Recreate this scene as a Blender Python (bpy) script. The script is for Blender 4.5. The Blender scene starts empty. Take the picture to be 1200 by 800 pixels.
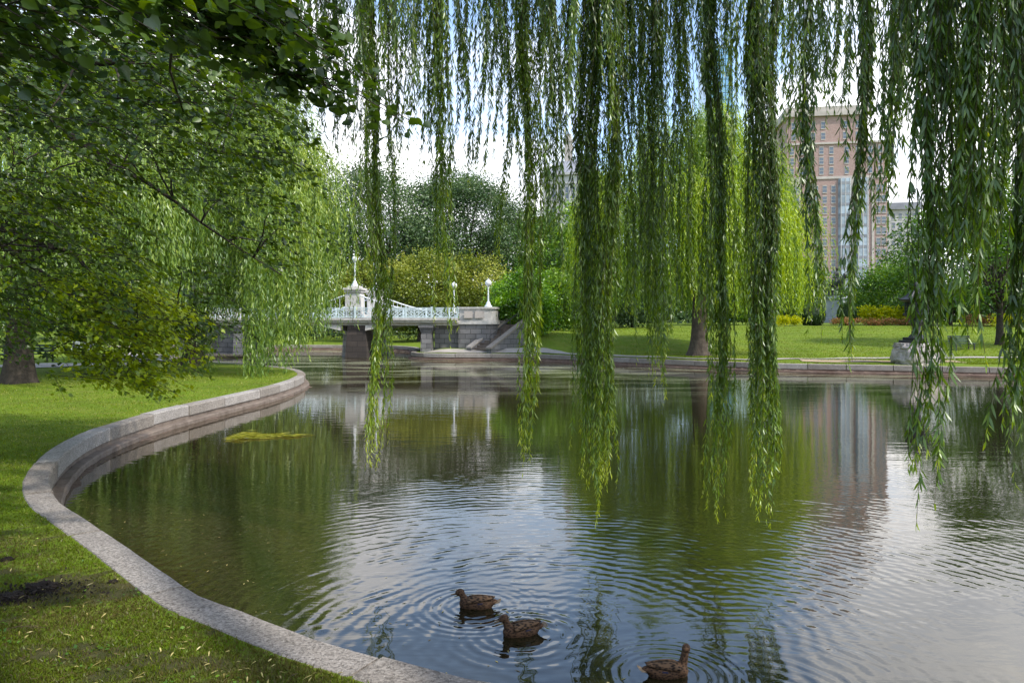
import bpy, bmesh, math, random
import numpy as np
from mathutils import Vector, Matrix

random.seed(7); RNG = np.random.default_rng(7)
S = bpy.context.scene
COL = S.collection
R = math.radians
EYE = 2.8; F = 870.0; HX = 600.0; HY = 375.0

def at(px, py, d):
    "a point seen at photo pixel (px,py), d metres in front of the camera"
    return np.array([(px-HX)/F*d, d, EYE-(py-HY)/F*d])

def ss(a, b, x):
    t = np.clip((np.asarray(x, float)-a)/(b-a), 0, 1); return t*t*(3-2*t)

# ---------------------------------------------------------------- objects
def tag(o, label=None, cat=None, group=None, kind=None):
    if label: o['label'] = label
    if cat: o['category'] = cat
    if group: o['group'] = group
    if kind: o['kind'] = kind
    return o

def empty(name, loc=(0,0,0), rz=0.0, label=None, cat=None, group=None):
    o = bpy.data.objects.new(name, None); COL.objects.link(o)
    o.location = loc; o.rotation_euler = (0,0,rz); o.empty_display_size = .2
    return tag(o, label, cat, group)

def link(name, me, mat, parent=None, smooth=False):
    o = bpy.data.objects.new(name, me); COL.objects.link(o)
    if mat: me.materials.append(mat)
    if smooth:
        me.polygons.foreach_set('use_smooth', np.ones(len(me.polygons), bool))
    if parent: o.parent = parent
    return o

class MB:
    def __init__(s): s.v = []; s.f = []
    def add(s, vs, fs):
        k = len(s.v); s.v += [tuple(map(float, p)) for p in vs]; s.f += [tuple(i+k for i in f) for f in fs]
    def box(s, x0, x1, y0, y1, z0, z1, bev=0.0, M=None):
        if bev <= 0:
            vs = [(x,y,z) for z in (z0,z1) for y in (y0,y1) for x in (x0,x1)]
            fs = [(0,2,3,1),(4,5,7,6),(0,1,5,4),(2,6,7,3),(0,4,6,2),(1,3,7,5)]
        else:
            bm = bmesh.new(); bmesh.ops.create_cube(bm, size=1)
            for q in bm.verts:
                q.co = Vector((x0+(q.co.x+.5)*(x1-x0), y0+(q.co.y+.5)*(y1-y0), z0+(q.co.z+.5)*(z1-z0)))
            bmesh.ops.bevel(bm, geom=bm.edges[:], offset=bev, segments=1, affect='EDGES')
            bm.verts.index_update()
            vs = [tuple(q.co) for q in bm.verts]; fs = [tuple(q.index for q in f.verts) for f in bm.faces]; bm.free()
        if M is not None: vs = [tuple(M @ Vector(p)) for p in vs]
        s.add(vs, fs)
    def beam(s, p, q, w, h=None):
        "square bar from p to q"
        h = h or w; p = Vector(p); q = Vector(q); d = (q-p); L = d.length
        if L < 1e-6: return
        M = Matrix.Translation(p) @ d.to_track_quat('Y','Z').to_matrix().to_4x4()
        s.box(-w/2, w/2, 0, L, -h/2, h/2, M=M)
    def tube(s, pts, rad, n=8, cap=True):
        pts = [Vector(p) for p in pts]; k = len(pts)
        if not hasattr(rad, '__len__'): rad = [rad]*k
        vs = []; fs = []; ref = Vector((1,0,0.13))
        for i, p in enumerate(pts):
            t = (pts[min(i+1,k-1)]-pts[max(i-1,0)])
            if t.length < 1e-9: t = Vector((0,0,1))
            t.normalize()
            a = ref - t*ref.dot(t)
            if a.length < 1e-3: a = Vector((0,1,0)) - t*t.y
            a.normalize(); b = t.cross(a); ref = a
            for j in range(n):
                th = 2*math.pi*j/n; vs.append(p+(a*math.cos(th)+b*math.sin(th))*rad[i])
        for i in range(k-1):
            for j in range(n):
                fs.append((i*n+j, i*n+(j+1)%n, (i+1)*n+(j+1)%n, (i+1)*n+j))
        if cap:
            fs.append(tuple(range(n-1,-1,-1))); fs.append(tuple((k-1)*n+j for j in range(n)))
        s.add(vs, fs)
    def lathe(s, prof, n=16, c=(0,0,0), sq=None):
        "prof: (r,z) from bottom to top"
        vs = []; fs = []
        for r, z in prof:
            for j in range(n):
                th = 2*math.pi*(j+.5)/n; vs.append((c[0]+r*math.cos(th), c[1]+r*math.sin(th), c[2]+z))
        k = len(prof)
        for i in range(k-1):
            for j in range(n):
                fs.append((i*n+j, i*n+(j+1)%n, (i+1)*n+(j+1)%n, (i+1)*n+j))
        fs.append(tuple(range(n-1,-1,-1))); fs.append(tuple((k-1)*n+j for j in range(n)))
        s.add(vs, fs)
    def mesh(s, name):
        me = bpy.data.meshes.new(name); me.from_pydata(s.v, [], s.f); me.update(); return me
    def build(s, name, mat, parent=None, smooth=False):
        return link(name, s.mesh(name), mat, parent, smooth)

def npmesh(name, V, loops, totals, tint=None):
    me = bpy.data.meshes.new(name)
    me.vertices.add(len(V)); me.vertices.foreach_set('co', np.ascontiguousarray(V, np.float32).ravel())
    me.loops.add(len(loops)); me.loops.foreach_set('vertex_index', np.ascontiguousarray(loops, np.int32))
    me.polygons.add(len(totals))
    st = np.concatenate([[0], np.cumsum(totals)[:-1]]).astype(np.int32)
    me.polygons.foreach_set('loop_start', st)
    try: me.polygons.foreach_set('loop_total', np.ascontiguousarray(totals, np.int32))
    except Exception: pass
    if tint is not None:
        a = me.attributes.new('tint', 'FLOAT', 'FACE'); a.data.foreach_set('value', np.ascontiguousarray(tint, np.float32))
    me.update(calc_edges=True); me.validate(); return me

def unit(a): return a/np.maximum(np.linalg.norm(a, axis=-1, keepdims=True), 1e-9)

def leaves(name, P, D, L, W, tint, kind='kite', bend=0.25, side=None):
    "leaf meshes: P base points, D directions, L lengths, W widths"
    n = len(P); D = unit(D)
    if side is None: side = RNG.normal(size=(n,3))
    Sd = unit(np.cross(D, side)); N = np.cross(D, Sd)
    L = np.broadcast_to(L, (n,))[:,None]; W = np.broadcast_to(W, (n,))[:,None]
    if kind == 'kite':
        V = np.stack([P, P+D*L*.42+Sd*W*.5, P+D*L+N*L*bend*.3, P+D*L*.42-Sd*W*.5], 1)
        F_ = [[0,1,2,3]]
    elif kind == 'lance':
        b = N*L*bend
        V = np.stack([P, P+D*L*.3+Sd*W*.5+b*.1, P+D*L*.3-Sd*W*.5+b*.1, P+D*L*.68+Sd*W*.36+b*.45, P+D*L*.68-Sd*W*.36+b*.45, P+D*L*.96+b], 1)
        F_ = [[0,1,2],[2,1,3,4],[4,3,5]]
    else:  # heart, folded along the midrib
        f = N*W*.16; tipb = N*L*bend*.5
        V = np.stack([P+D*L*.05, P+D*L+tipb,
             P-D*L*.06+Sd*W*.26+f*.6, P+D*L*.18+Sd*W*.5+f, P+D*L*.52+Sd*W*.42+f, P+D*L*.80+Sd*W*.17+f*.4+tipb*.5,
             P-D*L*.06-Sd*W*.26+f*.6, P+D*L*.18-Sd*W*.5+f, P+D*L*.52-Sd*W*.42+f, P+D*L*.80-Sd*W*.17+f*.4+tipb*.5], 1)
        F_ = [[0,2,3,4,5,1],[0,1,9,8,7,6]]
    k = V.shape[1]; off = (np.arange(n)*k)[:,None]
    tmpl = np.concatenate([np.array(f) for f in F_])
    loops = (off+tmpl[None,:]).ravel()
    tot = np.tile(np.array([len(f) for f in F_]), n)
    return npmesh(name, V.reshape(-1,3), loops, tot, np.repeat(tint, len(F_)))

# ---------------------------------------------------------------- materials
def newmat(name):
    m = bpy.data.materials.new(name); m.use_nodes = True; nt = m.node_tree; nt.nodes.clear()
    out = nt.nodes.new('ShaderNodeOutputMaterial'); return m, nt, out
class NG:
    "small node helper"
    def __init__(s, nt): s.nt = nt
    def n(s, t, **kw):
        q = s.nt.nodes.new(t)
        for k, v in kw.items():
            if k.startswith('i_'):
                key = k[2:]; key = int(key) if key.isdigit() else key.replace('_',' ')
                if hasattr(v, 'bl_idname') or isinstance(v, bpy.types.NodeSocket): s.nt.links.new(v, q.inputs[key])
                else: q.inputs[key].default_value = v
            else: setattr(q, k, v)
        return q
    def math(s, op, a, b=None, c=None, clamp=False):
        q = s.nt.nodes.new('ShaderNodeMath'); q.operation = op; q.use_clamp = clamp
        for i, v in enumerate((a,b,c)):
            if v is None: continue
            if isinstance(v, bpy.types.NodeSocket): s.nt.links.new(v, q.inputs[i])
            else: q.inputs[i].default_value = v
        return q.outputs[0]
    def mix(s, f, a, b):
        q = s.nt.nodes.new('ShaderNodeMix'); q.data_type = 'RGBA'
        for i, v in ((0,f),(6,a),(7,b)):
            if isinstance(v, bpy.types.NodeSocket): s.nt.links.new(v, q.inputs[i])
            else: q.inputs[i].default_value = (v if i == 0 else (*v[:3],1))
        return q.outputs[2]
    def ramp(s, f, stops):
        q = s.nt.nodes.new('ShaderNodeValToRGB'); s.nt.links.new(f, q.inputs[0]); e = q.color_ramp.elements
        while len(e) < len(stops): e.new(.5)
        for el, (p, c) in zip(e, stops):
            el.position = p; el.color = (*c[:3],1) if hasattr(c,'__len__') else (c,c,c,1)
        return q.outputs[0]
    def noise(s, scale, detail=4, rough=.55, vec=None, dist=0.0):
        q = s.nt.nodes.new('ShaderNodeTexNoise'); q.inputs['Scale'].default_value = scale
        q.inputs['Detail'].default_value = detail; q.inputs['Roughness'].default_value = rough; q.inputs['Distortion'].default_value = dist
        if vec is not None: s.nt.links.new(vec, q.inputs['Vector'])
        return q.outputs[0]
    def pos(s): return s.nt.nodes.new('ShaderNodeNewGeometry').outputs['Position']
    def obj(s): return s.nt.nodes.new('ShaderNodeTexCoord').outputs['Object']
    def mapping(s, vec, loc=(0,0,0), rot=(0,0,0), scale=(1,1,1)):
        q = s.nt.nodes.new('ShaderNodeMapping'); s.nt.links.new(vec, q.inputs[0])
        q.inputs[1].default_value = loc; q.inputs[2].default_value = rot; q.inputs[3].default_value = scale
        return q.outputs[0]

def leafmat(name, stops, trans=.4, gloss=.06, big=0.0):
    m, nt, out = newmat(name); g = NG(nt)
    a = g.n('ShaderNodeAttribute', attribute_name='tint').outputs['Fac']
    if big:
        nz = g.noise(big, 3, .6, g.pos()); a = g.math('ADD', a, g.math('MULTIPLY', g.math('SUBTRACT', nz, .5), .9), clamp=True)
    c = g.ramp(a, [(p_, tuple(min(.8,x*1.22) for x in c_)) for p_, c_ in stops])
    c = g.n('ShaderNodeHueSaturation', i_Saturation=1.12, i_Value=1.06, i_Color=c).outputs[0]
    df = g.n('ShaderNodeBsdfDiffuse', i_Color=c).outputs[0]
    ct = g.n('ShaderNodeHueSaturation', i_Hue=.485, i_Saturation=1.1, i_Value=1.35, i_Color=c).outputs[0]
    tr = g.n('ShaderNodeBsdfTranslucent', i_Color=ct).outputs[0]
    mx = g.n('ShaderNodeMixShader', i_0=trans); nt.links.new(df, mx.inputs[1]); nt.links.new(tr, mx.inputs[2])
    gl = g.n('ShaderNodeBsdfGlossy', i_Color=(.8,.85,.8,1), i_Roughness=.42).outputs[0]
    m2 = g.n('ShaderNodeMixShader', i_0=gloss); nt.links.new(mx.outputs[0], m2.inputs[1]); nt.links.new(gl, m2.inputs[2])
    nt.links.new(m2.outputs[0], out.inputs[0]); return m

def surf(name, c1, c2, scale=3.0, rough=.85, bump=.3, bscale=None, metal=0.0, detail=6, c3=None, spec=.3, bdist=.02):
    "stone / soil / paint: two or three tone noise with bump"
    m, nt, out = newmat(name); g = NG(nt); v = g.obj()
    nz = g.noise(scale, detail, .62, v); stops = [(.32,c1),(.68,c2)]
    if c3: stops = [(.28,c1),(.5,c3),(.72,c2)]
    c = g.ramp(nz, stops)
    b = g.noise(bscale or scale*6, 5, .65, v)
    c = g.mix(g.math('MULTIPLY', b, .5), c, tuple(x*.55 for x in c1))
    p = g.n('ShaderNodeBsdfPrincipled', i_Base_Color=c, i_Roughness=rough, i_Metallic=metal)
    p.inputs['Specular IOR Level'].default_value = spec
    bp = g.n('ShaderNodeBump', i_Strength=bump, i_Distance=bdist, i_Height=b)
    nt.links.new(bp.outputs[0], p.inputs['Normal']); nt.links.new(p.outputs[0], out.inputs[0]); return m

M = {}
W_ST = [(0,(.022,.046,.009)),(.4,(.068,.122,.014)),(.75,(.155,.235,.020)),(1,(.30,.35,.03))]
M['willow_near'] = leafmat('willow_leaf_near', W_ST, .42, .07)
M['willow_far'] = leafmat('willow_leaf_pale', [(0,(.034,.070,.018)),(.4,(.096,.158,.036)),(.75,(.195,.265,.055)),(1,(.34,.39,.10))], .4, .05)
M['willow_mid'] = leafmat('willow_leaf_bright', [(0,(.028,.058,.009)),(.4,(.105,.178,.017)),(.75,(.225,.310,.028)),(1,(.38,.44,.06))], .4, .05)
M['linden'] = leafmat('linden_leaf', [(0,(.016,.034,.009)),(.5,(.042,.076,.014)),(.85,(.095,.145,.015)),(1,(.19,.24,.025))], .42, .07)
M['linden_bright'] = leafmat('linden_leaf_bright', [(0,(.016,.032,.005)),(.4,(.056,.098,.008)),(.75,(.148,.212,.010)),(1,(.28,.335,.018))], .42, .05)
M['tree_dark'] = leafmat('leaf_dark', [(0,(.022,.042,.018)),(.5,(.052,.086,.034)),(1,(.115,.16,.06))], .25, .04)
M['tree_olive'] = leafmat('leaf_olive', [(0,(.04,.055,.012)),(.5,(.13,.16,.03)),(1,(.30,.30,.08))], .3, .03)
M['tree_green'] = leafmat('leaf_green', [(0,(.022,.05,.01)),(.5,(.065,.13,.02)),(1,(.17,.26,.04))], .3, .04)
M['shrub_bright'] = leafmat('leaf_bright', [(0,(.025,.065,.008)),(.5,(.085,.19,.015)),(1,(.20,.33,.03))], .35, .05)
M['yellow_leaf'] = leafmat('leaf_yellow', [(0,(.12,.16,.01)),(.5,(.33,.36,.03)),(1,(.62,.55,.05))], .3, .03)
M['red_flower'] = leafmat('flower_red', [(0,(.05,.075,.02)),(.35,(.10,.12,.03)),(.55,(.25,.12,.06)),(1,(.46,.24,.15))], .2, .02)
M['topiary'] = leafmat('leaf_topiary', [(0,(.014,.03,.008)),(.5,(.035,.065,.015)),(1,(.075,.11,.025))], .15, .04)
M['grassblade'] = leafmat('grass_blade', [(0,(.085,.072,.026)),(.25,(.070,.082,.016)),(.6,(.090,.130,.014)),(.9,(.15,.195,.020)),(1,(.28,.26,.09))], .35, .02)
M['litter'] = leafmat('dry_leaf', [(0,(.06,.045,.022)),(.55,(.19,.165,.06)),(1,(.42,.36,.17))], .15, .03)
M['weed'] = leafmat('water_weed', [(0,(.05,.06,.012)),(.5,(.18,.19,.03)),(1,(.42,.38,.09))], .25, .05)
M['bark'] = surf('bark_dark', (.030,.024,.019), (.085,.068,.052), 5, .95, 1.0, 14, bdist=.06)
M['bark_pale'] = surf('bark_pale', (.075,.055,.045), (.19,.15,.12), 4, .95, 1.0, 12, bdist=.06)
M['twig'] = surf('twig_bark', (.045,.042,.014), (.09,.085,.03), 9, .8, .2)
def granite():
    m, nt, out = newmat('granite_coping'); g = NG(nt); v = g.pos()
    c = g.ramp(g.noise(1.6,5,.6,v), [(.3,(.23,.20,.17)),(.55,(.31,.275,.235)),(.8,(.37,.33,.285))])
    vo = g.n('ShaderNodeTexVoronoi', i_Vector=v, i_Scale=58.0, feature='F1')
    sc = g.ramp(g.math('MULTIPLY', g.n('ShaderNodeSeparateColor', i_0=vo.outputs['Color']).outputs[0], 1.0), [(.12,(.10,.088,.075)),(.3,(.24,.21,.18)),(.7,(.34,.30,.26)),(.95,(.46,.42,.37))])
    c = g.mix(.45, c, sc)
    pits = g.ramp(g.noise(34,4,.75,v), [(.36,1.0),(.46,0.0)])
    c = g.mix(g.math('MULTIPLY', pits, .65), c, (.10,.085,.07))
    stain = g.ramp(g.noise(.9,6,.7,g.mapping(v,(5,2,0))), [(.52,0.0),(.72,1.0)])
    c = g.mix(g.math('MULTIPLY', stain, .45), c, (.17,.145,.11))
    rnd = g.n('ShaderNodeObjectInfo').outputs['Random']
    c = g.n('ShaderNodeHueSaturation', i_Value=g.math('ADD', g.math('MULTIPLY', rnd, .42), .76), i_Saturation=g.math('ADD', g.math('MULTIPLY', rnd, -.45), 1.15), i_Color=c).outputs[0]
    p = g.n('ShaderNodeBsdfPrincipled', i_Base_Color=c, i_Roughness=.9); p.inputs['Specular IOR Level'].default_value = .25
    h = g.math('SUBTRACT', g.noise(48,5,.75,v), g.math('MULTIPLY', pits, .5))
    bp = g.n('ShaderNodeBump', i_Strength=.9, i_Distance=.012, i_Height=h); nt.links.new(bp.outputs[0], p.inputs['Normal'])
    nt.links.new(p.outputs[0], out.inputs[0]); return m
M['granite'] = granite()
M['wallface'] = surf('wall_stone', (.115,.085,.066), (.27,.215,.17), 3.2, .9, .8, 22, c3=(.20,.16,.13), bdist=.03)
M['wallred'] = surf('wall_stone_rust', (.11,.065,.045), (.27,.19,.14), 2.0, .9, .8, 22, c3=(.19,.13,.10), bdist=.03)
M['whitestone'] = surf('pale_granite', (.44,.42,.39), (.70,.67,.63), 4, .85, .4, 30)
M['paint'] = surf('pale_blue_paint', (.55,.66,.68), (.72,.82,.84), 5, .45, .05, 20)
M['whitepaint'] = surf('white_paint', (.68,.72,.74), (.82,.85,.86), 5, .45, .05, 20)
M['darkiron'] = surf('dark_iron', (.018,.019,.021), (.05,.052,.056), 6, .5, .3, 24)
M['bronze'] = surf('bronze', (.022,.023,.022), (.06,.066,.06), 2, .6, .3, 10)
M['pedestal'] = surf('grey_pedestal_granite', (.30,.31,.35), (.43,.44,.48), 1.2, .8, .2, 12)
M['rock'] = surf('boulder_rock', (.23,.20,.18), (.55,.50,.46), 1.7, .95, 1.0, 9, c3=(.42,.38,.35), bdist=.06)
M['path'] = surf('path_gravel', (.30,.27,.23), (.46,.42,.37), 1.0, .95, .3, 30)
M['sand'] = surf('worn_soil', (.30,.22,.13), (.46,.36,.24), .8, .95, .4, 20)
M['soil'] = surf('dark_soil', (.014,.010,.008), (.05,.036,.026), 14, 1.0, 1.0, 60, bdist=.03)
M['benchwood'] = surf('bench_green', (.035,.06,.045), (.08,.12,.09), 6, .6, .2)
M['benchpale'] = surf('bench_pale', (.40,.43,.45), (.58,.61,.63), 6, .6, .2)
M['limestone'] = surf('limestone', (.42,.37,.33), (.60,.54,.49), .25, .9, .1, 3)
M['slate'] = surf('roof_slate', (.20,.21,.24), (.34,.35,.38), .4, .8, .2, 6)
M['greystone'] = surf('pale_grey_stone', (.42,.41,.40), (.60,.59,.58), .3, .9, .1, 4)

def stonemat(name, c1, c2, cm, bw, bh, dark=0.0, mortar=.02):
    "coursed rough masonry on x+y / z of the object"
    m, nt, out = newmat(name); g = NG(nt); v = g.obj()
    sp = g.n('ShaderNodeSeparateXYZ', i_0=v)
    cb = g.n('ShaderNodeCombineXYZ', i_0=g.math('ADD', sp.outputs[0], sp.outputs[1]), i_1=sp.outputs[2], i_2=0.0)
    br = g.n('ShaderNodeTexBrick', i_Vector=cb.outputs[0], i_Color1=(*c1,1), i_Color2=(*c2,1), i_Mortar=(*cm,1), i_Scale=1.0)
    br.inputs['Mortar Size'].default_value = mortar; br.inputs['Brick Width'].default_value = bw; br.inputs['Row Height'].default_value = bh
    br.inputs['Bias'].default_value = -.1
    nz = g.noise(2.2, 6, .65, v); c = g.mix(g.math('MULTIPLY', nz, .75), br.outputs[0], tuple(x*.35 for x in c1))
    p = g.n('ShaderNodeBsdfPrincipled', i_Base_Color=c, i_Roughness=.92)
    h = g.math('ADD', g.math('MULTIPLY', br.outputs[1], -.6), g.math('MULTIPLY', g.noise(9, 5, .7, v), .6))
    bp = g.n('ShaderNodeBump', i_Strength=.8, i_Distance=.05, i_Height=h)
    nt.links.new(bp.outputs[0], p.inputs['Normal']); nt.links.new(p.outputs[0], out.inputs[0]); return m
M['abutment'] = stonemat('rough_granite_blocks', (.16,.155,.16), (.27,.26,.26), (.05,.05,.05), .75, .36, mortar=.018)
M['pierstone'] = stonemat('pale_granite_blocks', (.30,.29,.28), (.43,.41,.39), (.12,.12,.12), .8, .42, mortar=.015)
M['pierdark'] = stonemat('dark_granite_blocks', (.050,.040,.034), (.085,.066,.055), (.02,.017,.015), .8, .42, mortar=.015)  # near pier block, much darker and browner than the pale pier stone
M['brick'] = stonemat('red_brick', (.44,.28,.245), (.52,.35,.305), (.54,.48,.45), .6, .22, mortar=.02)

def glassmat(name, c, rough=.12, spec=.6):
    m, nt, out = newmat(name); g = NG(nt)
    nz = g.noise(.35, 2, .5, g.obj()); cc = g.ramp(nz, [(.35,tuple(x*.5 for x in c)),(.65,c)])
    p = g.n('ShaderNodeBsdfPrincipled', i_Base_Color=cc, i_Roughness=rough); p.inputs['Specular IOR Level'].default_value = spec
    nt.links.new(p.outputs[0], out.inputs[0]); return m
M['window'] = glassmat('window_glass', (.16,.19,.24))
M['bayglass'] = glassmat('bay_glass', (.40,.47,.54), .2)
M['globe'] = surf('globe_glass', (.78,.80,.82), (.88,.89,.90), 3, .25, 0, spec=.6)

# curtain wall of the glass tower
def curtain():
    m, nt, out = newmat('curtain_wall_glass'); g = NG(nt); v = g.obj(); sp = g.n('ShaderNodeSeparateXYZ', i_0=v)
    cb = g.n('ShaderNodeCombineXYZ', i_0=g.math('ADD', sp.outputs[0], sp.outputs[1]), i_1=sp.outputs[2], i_2=0.0)
    br = g.n('ShaderNodeTexBrick', i_Vector=cb.outputs[0], i_Color1=(.16,.36,.58,1), i_Color2=(.22,.44,.66,1), i_Mortar=(.03,.09,.17,1), i_Scale=1.0, offset=0.0)
    br.inputs['Mortar Size'].default_value = .28; br.inputs['Brick Width'].default_value = 3.4; br.inputs['Row Height'].default_value = 3.8
    p = g.n('ShaderNodeBsdfPrincipled', i_Base_Color=br.outputs[0], i_Roughness=.15); p.inputs['Specular IOR Level'].default_value = .8
    nt.links.new(p.outputs[0], out.inputs[0]); return m
M['curtain'] = curtain()

# ---------------------------------------------------------------- the lagoon outline
def catmull(pts, n=8):
    P = [np.array(p, float) for p in pts]; o = []
    for i in range(len(P)-1):
        a = P[max(i-1,0)]; b = P[i]; c = P[i+1]; d = P[min(i+2,len(P)-1)]
        for k in range(n):
            t = k/n; o.append(.5*((2*b)+(c-a)*t+(2*a-5*b+4*c-d)*t*t+(3*b-a-3*c+d)*t**3))
    o.append(P[-1]); return np.array(o)
near_ctrl = [(60,5.5),(30,4.6),(14,4.1),(6,3.9),(2.6,4.05),(.9,4.42),(-.25,4.8),(-1.08,5.23),(-1.59,5.54),(-2.05,5.88),(-2.61,6.27),(-3.29,6.96),(-4.15,7.85),
 (-5.17,8.89),(-5.86,9.6),(-6.6,10.6),(-7.25,11.75),(-7.9,13.2),(-8.42,14.8),(-8.72,16.5),(-8.85,19.2),(-8.62,22.7),(-8.35,26.2),(-8.5,29.7),(-9.1,32.6),
 (-10.6,35.8),(-14.2,39.6),(-18.3,42.5),(-21.6,46),(-23.2,51.5)]
chan_ctrl = [(-23.2,51.5),(-24.5,58),(-29,62),(-34,64),(-36,67),(-30,69.0),(-20,69.3),(-12,68.0),(-8.6,64),(-7.6,58),(-7.4,54.2)]
far_ctrl = [(-7.4,54.2),(-6.6,52.6),(-4.5,51.6),(-1.5,51.2),(1.5,50.6),(5,47.5),(9,43.6),(13.8,40.2),(19,38.2),(25.1,36.2),(34,34.2),(48,31.5),(60,29)]
NEAR = catmull(near_ctrl); CHAN = catmull(chan_ctrl); FAR = catmull(far_ctrl)
LAGOON = np.concatenate([NEAR, CHAN[1:], FAR[1:]])

def sdist(P):
    "signed distance to the lagoon edge, positive on land"
    P = np.asarray(P, float).reshape(-1,2); res = np.empty(len(P)); A = LAGOON; B = np.roll(LAGOON, -1, 0)
    for s in range(0, len(P), 20000):
        q = P[s:s+20000]; dm = np.full(len(q), 1e9); ins = np.zeros(len(q), bool)
        for a, b in zip(A, B):
            e = b-a; w = q-a; t = np.clip((w@e)/max(e@e,1e-12), 0, 1); dd = w-t[:,None]*e
            dm = np.minimum(dm, (dd*dd).sum(1))
            c = (a[1] > q[:,1]) != (b[1] > q[:,1])
            if b[1] != a[1]: ins ^= c & (q[:,0] < (b[0]-a[0])*(q[:,1]-a[1])/(b[1]-a[1])+a[0])
        r = np.sqrt(dm); r[ins] *= -1; res[s:s+20000] = r
    return res

def land(x, y, sd):
    x = np.asarray(x, float); y = np.asarray(y, float)
    z = np.full(x.shape, .468)
    w = ss(-14,-6,x)*ss(36,44,y)
    z = z + w*(1.35*ss(1.5,45,sd) + .55*ss(40,110,sd) + .5*ss(110,180,sd))
    z = z + .25*ss(-9,-6,x)*ss(51.2,53.5,y)*(1-ss(3,8,x))*ss(.8,2.5,sd)             # path by the bridge foot
    z = z + .95*ss(-1.5,3.5,x)*(1-ss(8,22,x))*ss(51.5,58,y)*(1-ss(70,100,y))          # bank beside the steps
    z = z + ss(0,60,-y)*1.2
    z = z + .03*np.sin(x*1.3+y*.7)*np.sin(y*.9-x*.4)*ss(.4,1.2,sd)
    return z
def ground_z(x, y, sd=None):
    x = np.atleast_1d(np.asarray(x, float)); y = np.atleast_1d(np.asarray(y, float))
    if sd is None: sd = sdist(np.stack([x,y],1))
    z = land(x, y, sd)
    mud = np.maximum(.03+sd*.17+.015*np.sin(x*2.3+y*1.9)+.012*np.sin(y*5.1), -.6)*ss(9.5,12,y)+(1-ss(9.5,12,y))*-.5
    t = ss(.06,.22,sd)
    return mud*(1-t)+z*t
def bare(x, y):
    x = np.asarray(x, float); y = np.asarray(y, float)
    q = np.sin(x*2.1+y*1.3+1)*np.sin(y*2.6-x*.9)+.7*np.sin(x*5.3+y*1.1)*np.sin(y*6.1-x*2)+.5*np.sin(x*12+y*3)*np.sin(y*13-x*5)+.3*np.sin(x*27)*np.sin(y*29)
    w = 1-ss(6.5,10.5,y)
    r = ss(.05,1.1,q)*.8*w
    for cx, cy, rx, ry in ((-3.95,6.35,.75,.30),(-3.1,5.2,.6,.22),(-2.15,5.05,.35,.15),(-3.2,6.5,.5,.2)):
        r = np.maximum(r, np.exp(-((x-cx)/rx)**2-((y-cy)/ry)**2)*(.75+.4*np.sin(x*17)*np.sin(y*21)))
    return np.clip(r,0,1)
def gz(x, y): return float(ground_z(x, y)[0])

# ---------------------------------------------------------------- ground, water, paths
def axis(segs):
    o = []
    for a, b, st in segs: o += list(np.arange(a, b, st))
    return np.array(o+[segs[-1][1]])
xs = axis([(-4000,-600,850),(-600,-100,100),(-100,-40,6),(-40,-24,1),(-24,-9.6,.2),(-9.6,1.6,.11),(1.6,30,.28),(30,62,1),(62,110,8),(110,600,98),(600,4000,850)])
ys = axis([(-3000,-300,900),(-300,-30,54),(-30,-4,2.6),(-4,3,.7),(3,12.6,.11),(12.6,56,.22),(56,72,.4),(72,130,3),(130,400,30),(400,4000,600)])
X, Y = np.meshgrid(xs, ys); xf = X.ravel(); yf = Y.ravel()
sdv = np.full(len(xf), 80.0); near = (np.abs(xf) < 110) & (yf > -40) & (yf < 140)
sdv[near] = sdist(np.stack([xf[near],yf[near]],1))
zf = ground_z(xf, yf, sdv)
nx = len(xs); ny = len(ys)
ii, jj = np.meshgrid(np.arange(nx-1), np.arange(ny-1)); k0 = (jj*nx+ii).ravel()
gl = np.stack([k0,k0+1,k0+nx+1,k0+nx],1).ravel()
gm = npmesh('ground', np.stack([xf,yf,zf],1), gl, np.full(len(k0),4))

at_ = gm.attributes.new('bare','FLOAT','POINT'); at_.data.foreach_set('value', bare(xf,yf).astype(np.float32))
m, nt, out = newmat('lawn'); g = NG(nt); pv = g.pos()
sp = g.n('ShaderNodeSeparateXYZ', i_0=pv)
n1 = g.noise(.35, 5, .6, pv); n2 = g.noise(7, 5, .7, pv); n3 = g.noise(1.3, 4, .65, pv)
gc = g.ramp(n1, [(.3,(.11,.180,.012)),(.55,(.155,.240,.015)),(.75,(.215,.280,.024))])
n4 = g.noise(.9, 5, .7, g.mapping(pv, scale=(1,2.2,1)))
gc = g.mix(g.math('MULTIPLY', n2, .6), gc, (.040,.060,.010))
gc = g.mix(g.ramp(n4, [(.45,0.0),(.7,.7)]), gc, (.19,.19,.045))
patch = g.ramp(g.math('ADD', g.n('ShaderNodeAttribute', attribute_name='bare').outputs['Fac'], g.math('MULTIPLY', g.math('SUBTRACT', n2, .5), .5)), [(.22,0.0),(.5,1.0)])
nearw = patch
gc = g.mix(g.math('MULTIPLY', nearw, .8), gc, g.ramp(n2, [(.3,(.022,.016,.011)),(.7,(.085,.062,.040))]))
mudc = g.ramp(n2, [(.3,(.06,.042,.032)),(.7,(.19,.14,.11))])
gc = g.mix(g.math('LESS_THAN', sp.outputs[2], .36), gc, mudc)
p = g.n('ShaderNodeBsdfPrincipled', i_Base_Color=gc, i_Roughness=.95); p.inputs['Specular IOR Level'].default_value = .1
bp = g.n('ShaderNodeBump', i_Strength=.8, i_Distance=.05, i_Height=g.noise(26, 5, .75, pv)); nt.links.new(bp.outputs[0], p.inputs['Normal'])
nt.links.new(p.outputs[0], out.inputs[0])
tag(link('ground', gm, m, smooth=True), kind='structure')

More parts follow.
